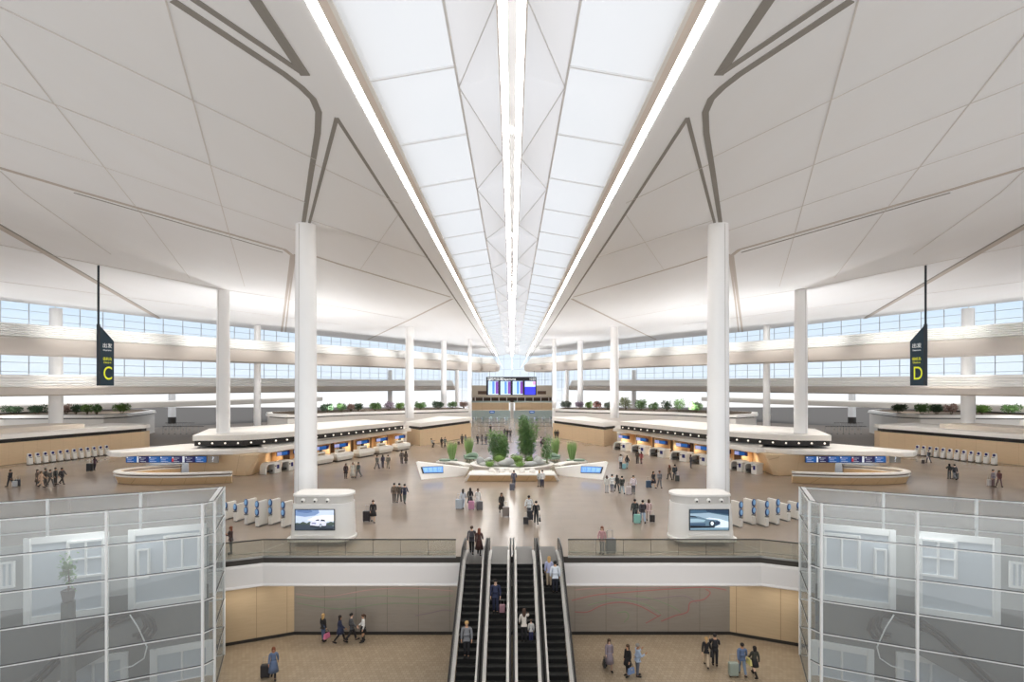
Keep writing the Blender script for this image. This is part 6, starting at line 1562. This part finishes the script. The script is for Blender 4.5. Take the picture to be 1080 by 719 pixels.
def hand(loc, deg, h, side=1, dx=0.03):
    a = math.radians(deg); x, y = side * (0.235 + dx), -0.02
    return (loc[0] + x * math.cos(a) - y * math.sin(a), loc[1] + x * math.sin(a) + y * math.cos(a), loc[2] + h)
BAGS = [(0, -1, 0.35, (214, 120, 150), 'pink handbag of the blonde woman in black top'), (1, 1, 0.42, (222, 220, 214), 'white handbag of the woman in navy coat'), (5, -1, 0.28, K, 'black handbag of the woman in mauve coat'), (6, 1, 0.36, (120, 140, 176), 'blue handbag of the woman in black coat'),
        (8, -1, 0.7, (30, 30, 32), 'black shoulder bag of the blonde woman in the lower hall'), (11, 1, 0.72, (216, 204, 130), 'yellow bag of the woman in black boots'), (26, -1, 0.3, (40, 38, 38), 'black briefcase of the tall man in suit'), (69, -1, 0.55, (40, 42, 42), 'black bag of the woman in white by the screen desk'), (73, -1, 0.35, (56, 54, 60), 'dark bag of the man in pale pink shirt')]
for i, sd_, hz, col, lb in BAGS:
    loc, deg = PEOPLE[i][0], PEOPLE[i][1]
    luggage(bag, hand(loc, deg, hz - 0.1 if hz < 0.5 else hz - 0.08, sd_), deg + 90, col, lb, 1.1 if i != 8 else 1.2)
# ---------------------------------------------------------------- sky, lamps, camera
w = bpy.data.worlds.new('sky'); SC.world = w; w.use_nodes = True
nt = w.node_tree; bg = nt.nodes['Background']; L = nt.links.new
tc = nt.nodes.new('ShaderNodeTexCoord'); sp = nt.nodes.new('ShaderNodeSeparateXYZ'); L(tc.outputs['Generated'], sp.inputs[0])
mr = nt.nodes.new('ShaderNodeMapRange'); mr.inputs[1].default_value = -1; mr.inputs[2].default_value = 1
L(sp.outputs[2], mr.inputs[0])
cr = nt.nodes.new('ShaderNodeValToRGB'); e = cr.color_ramp.elements
e[0].position = 0.0; e[0].color = (0.8, 0.79, 0.78, 1)
e[1].position = 1.0; e[1].color = (0.79, 0.79, 0.80, 1)
for p, c in ((0.40, (0.8, 0.79, 0.78, 1)), (0.485, (0.8, 0.8, 0.8, 1)), (0.505, (0.68, 0.76, 0.84, 1)), (0.535, (0.64, 0.73, 0.82, 1)), (0.56, (0.54, 0.67, 0.80, 1)), (0.62, (0.66, 0.69, 0.74, 1)), (0.72, (0.75, 0.755, 0.77, 1))):
    k = e.new(p); k.color = c
L(mr.outputs[0], cr.inputs[0]); L(cr.outputs[0], bg.inputs[0]); bg.inputs[1].default_value = 1.0

for s in (1, -1):
    # added fill spots without fittings, pointing up to brighten the ceiling
    for x, y, z, p in ((-33, 66, 4.6, 4200), (-27, 79, 4.6, 4200), (-68, 56, 4.6, 4500), (-13, 97, 4.0, 3600), (-22, 26.2, 4.6, 1000), (-52, 69, 0.2, 2600), (-46, 79, 0.2, 2600), (-34, 102, 4.8, 3200), (-19, 116, 4.8, 3000), (-12, 123, 4.8, 3000), (-5, 143, 0.3, 5000), (-3, 172, 7.0, 3500)):
        o = lamp('up_fill', 'SPOT', (s * x, y, z), p, (0.97, 0.98, 1), spot_size=math.radians(165), spot_blend=1.0, shadow_soft_size=0.12)
        o.rotation_euler = (PI, 0, 0)
    # added fill spots under the ceiling, brightening the islands and floor
    for x, y, p, a in ((-34, 62, 6200, 60), (-27, 71, 6000, 60), (-22, 82, 6000, 60), (-67, 62, 6000, 56), (-63, 76, 6000, 56), (-36, 93, 6000, 80), (-22, 108, 6000, 80), (-12, 98, 3500, 60), (-38, 57, 4000, 50), (-12, 33, 3200, 40), (-20, 40, 2500, 60), (-7, 50, 3000, 70), (-6, 66, 3000, 70)):
        lamp('down_spot', 'SPOT', (s * x, y, 20.9), p, (1, 0.96, 0.9), spot_size=math.radians(a), spot_blend=0.8, shadow_soft_size=0.4)
    for x, y, p in ((-74, 86, 900), (-88, 92, 900), (-76, 102, 900), (-48, 106, 700), (-33, 117, 700)):
        lamp('down_spot', 'SPOT', (s * x, y, 8.4), p, (1, 0.97, 0.92), spot_size=math.radians(150), spot_blend=1.0, shadow_soft_size=0.3)  # added fill below the galleries, brightening the planters
    # a row of added, unseen fill spots brightening the gallery louvres
    acc = 4.0
    for a, b in zip(pathA[:-6], pathA[1:-5]):
        L_ = math.dist(a, b); acc += L_
        if acc > 8.0 and a[0] > -72:
            acc = 0.0; dx, dy = (b[0] - a[0]) / L_, (b[1] - a[1]) / L_; nx, ny = dy, -dx
            o = lamp('gallery_fill', 'SPOT', (s * (a[0] + nx * 7), a[1] + ny * 7, 20.85), 1700, (1, 0.98, 0.95), spot_size=math.radians(64), spot_blend=1.0, shadow_soft_size=0.15)
            o.rotation_euler = Vector((s * -nx * 8, -ny * 8, -4.2)).to_track_quat('-Z', 'Y').to_euler()
    # cove under the slab edge
    for x in (-4.5, -8.2, -11.8):
        o = lamp('cove_lamp', 'AREA', (s * x, 31.25, -1.72), 16, (1, 0.94, 0.86), shape='RECTANGLE', size=3.5, size_y=0.25)
        o.rotation_euler = (math.radians(-8), 0, 0)
    o = lamp('cove_lamp', 'AREA', (s * -15.4, 30.0, -1.72), 14, (1, 0.94, 0.86), shape='RECTANGLE', size=2.5, size_y=0.25); o.rotation_euler = (0, 0, s * 0.38)
    o = lamp('box_fill', 'AREA', (s * -19, 25.2, 4.2), 60, (1, 1, 1), shape='RECTANGLE', size=5, size_y=0.5); o.rotation_euler = (0, 0, s * 0.42)  # added fill that brightens the inside of the glass box
cam = bpy.data.cameras.new('camera'); cam.sensor_width = 36; cam.sensor_fit = 'HORIZONTAL'
cam.lens = 36 * FPX / 1080; cam.shift_y = (YH - 359.5) / 1080; cam.clip_end = 1500; cam.clip_start = 0.1
co = bpy.data.objects.new('camera', cam); co.location = (0, 0, CH); co.rotation_euler = (PI / 2, 0, 0); COL.objects.link(co)
SC.camera = co
v = SC.view_settings; v.view_transform = 'Standard'; v.look = 'None'; v.gamma = 1; v.use_curve_mapping = False
v.exposure = 0.46
SC.cycles.max_bounces = 10; SC.cycles.diffuse_bounces = 5; SC.cycles.glossy_bounces = 4; SC.cycles.transparent_max_bounces = 16
SC.cycles.transmission_bounces = 6
SC.cycles.sample_clamp_indirect = 8; SC.cycles.caustics_reflective = False; SC.cycles.caustics_refractive = False
SC.cycles.use_denoising = True
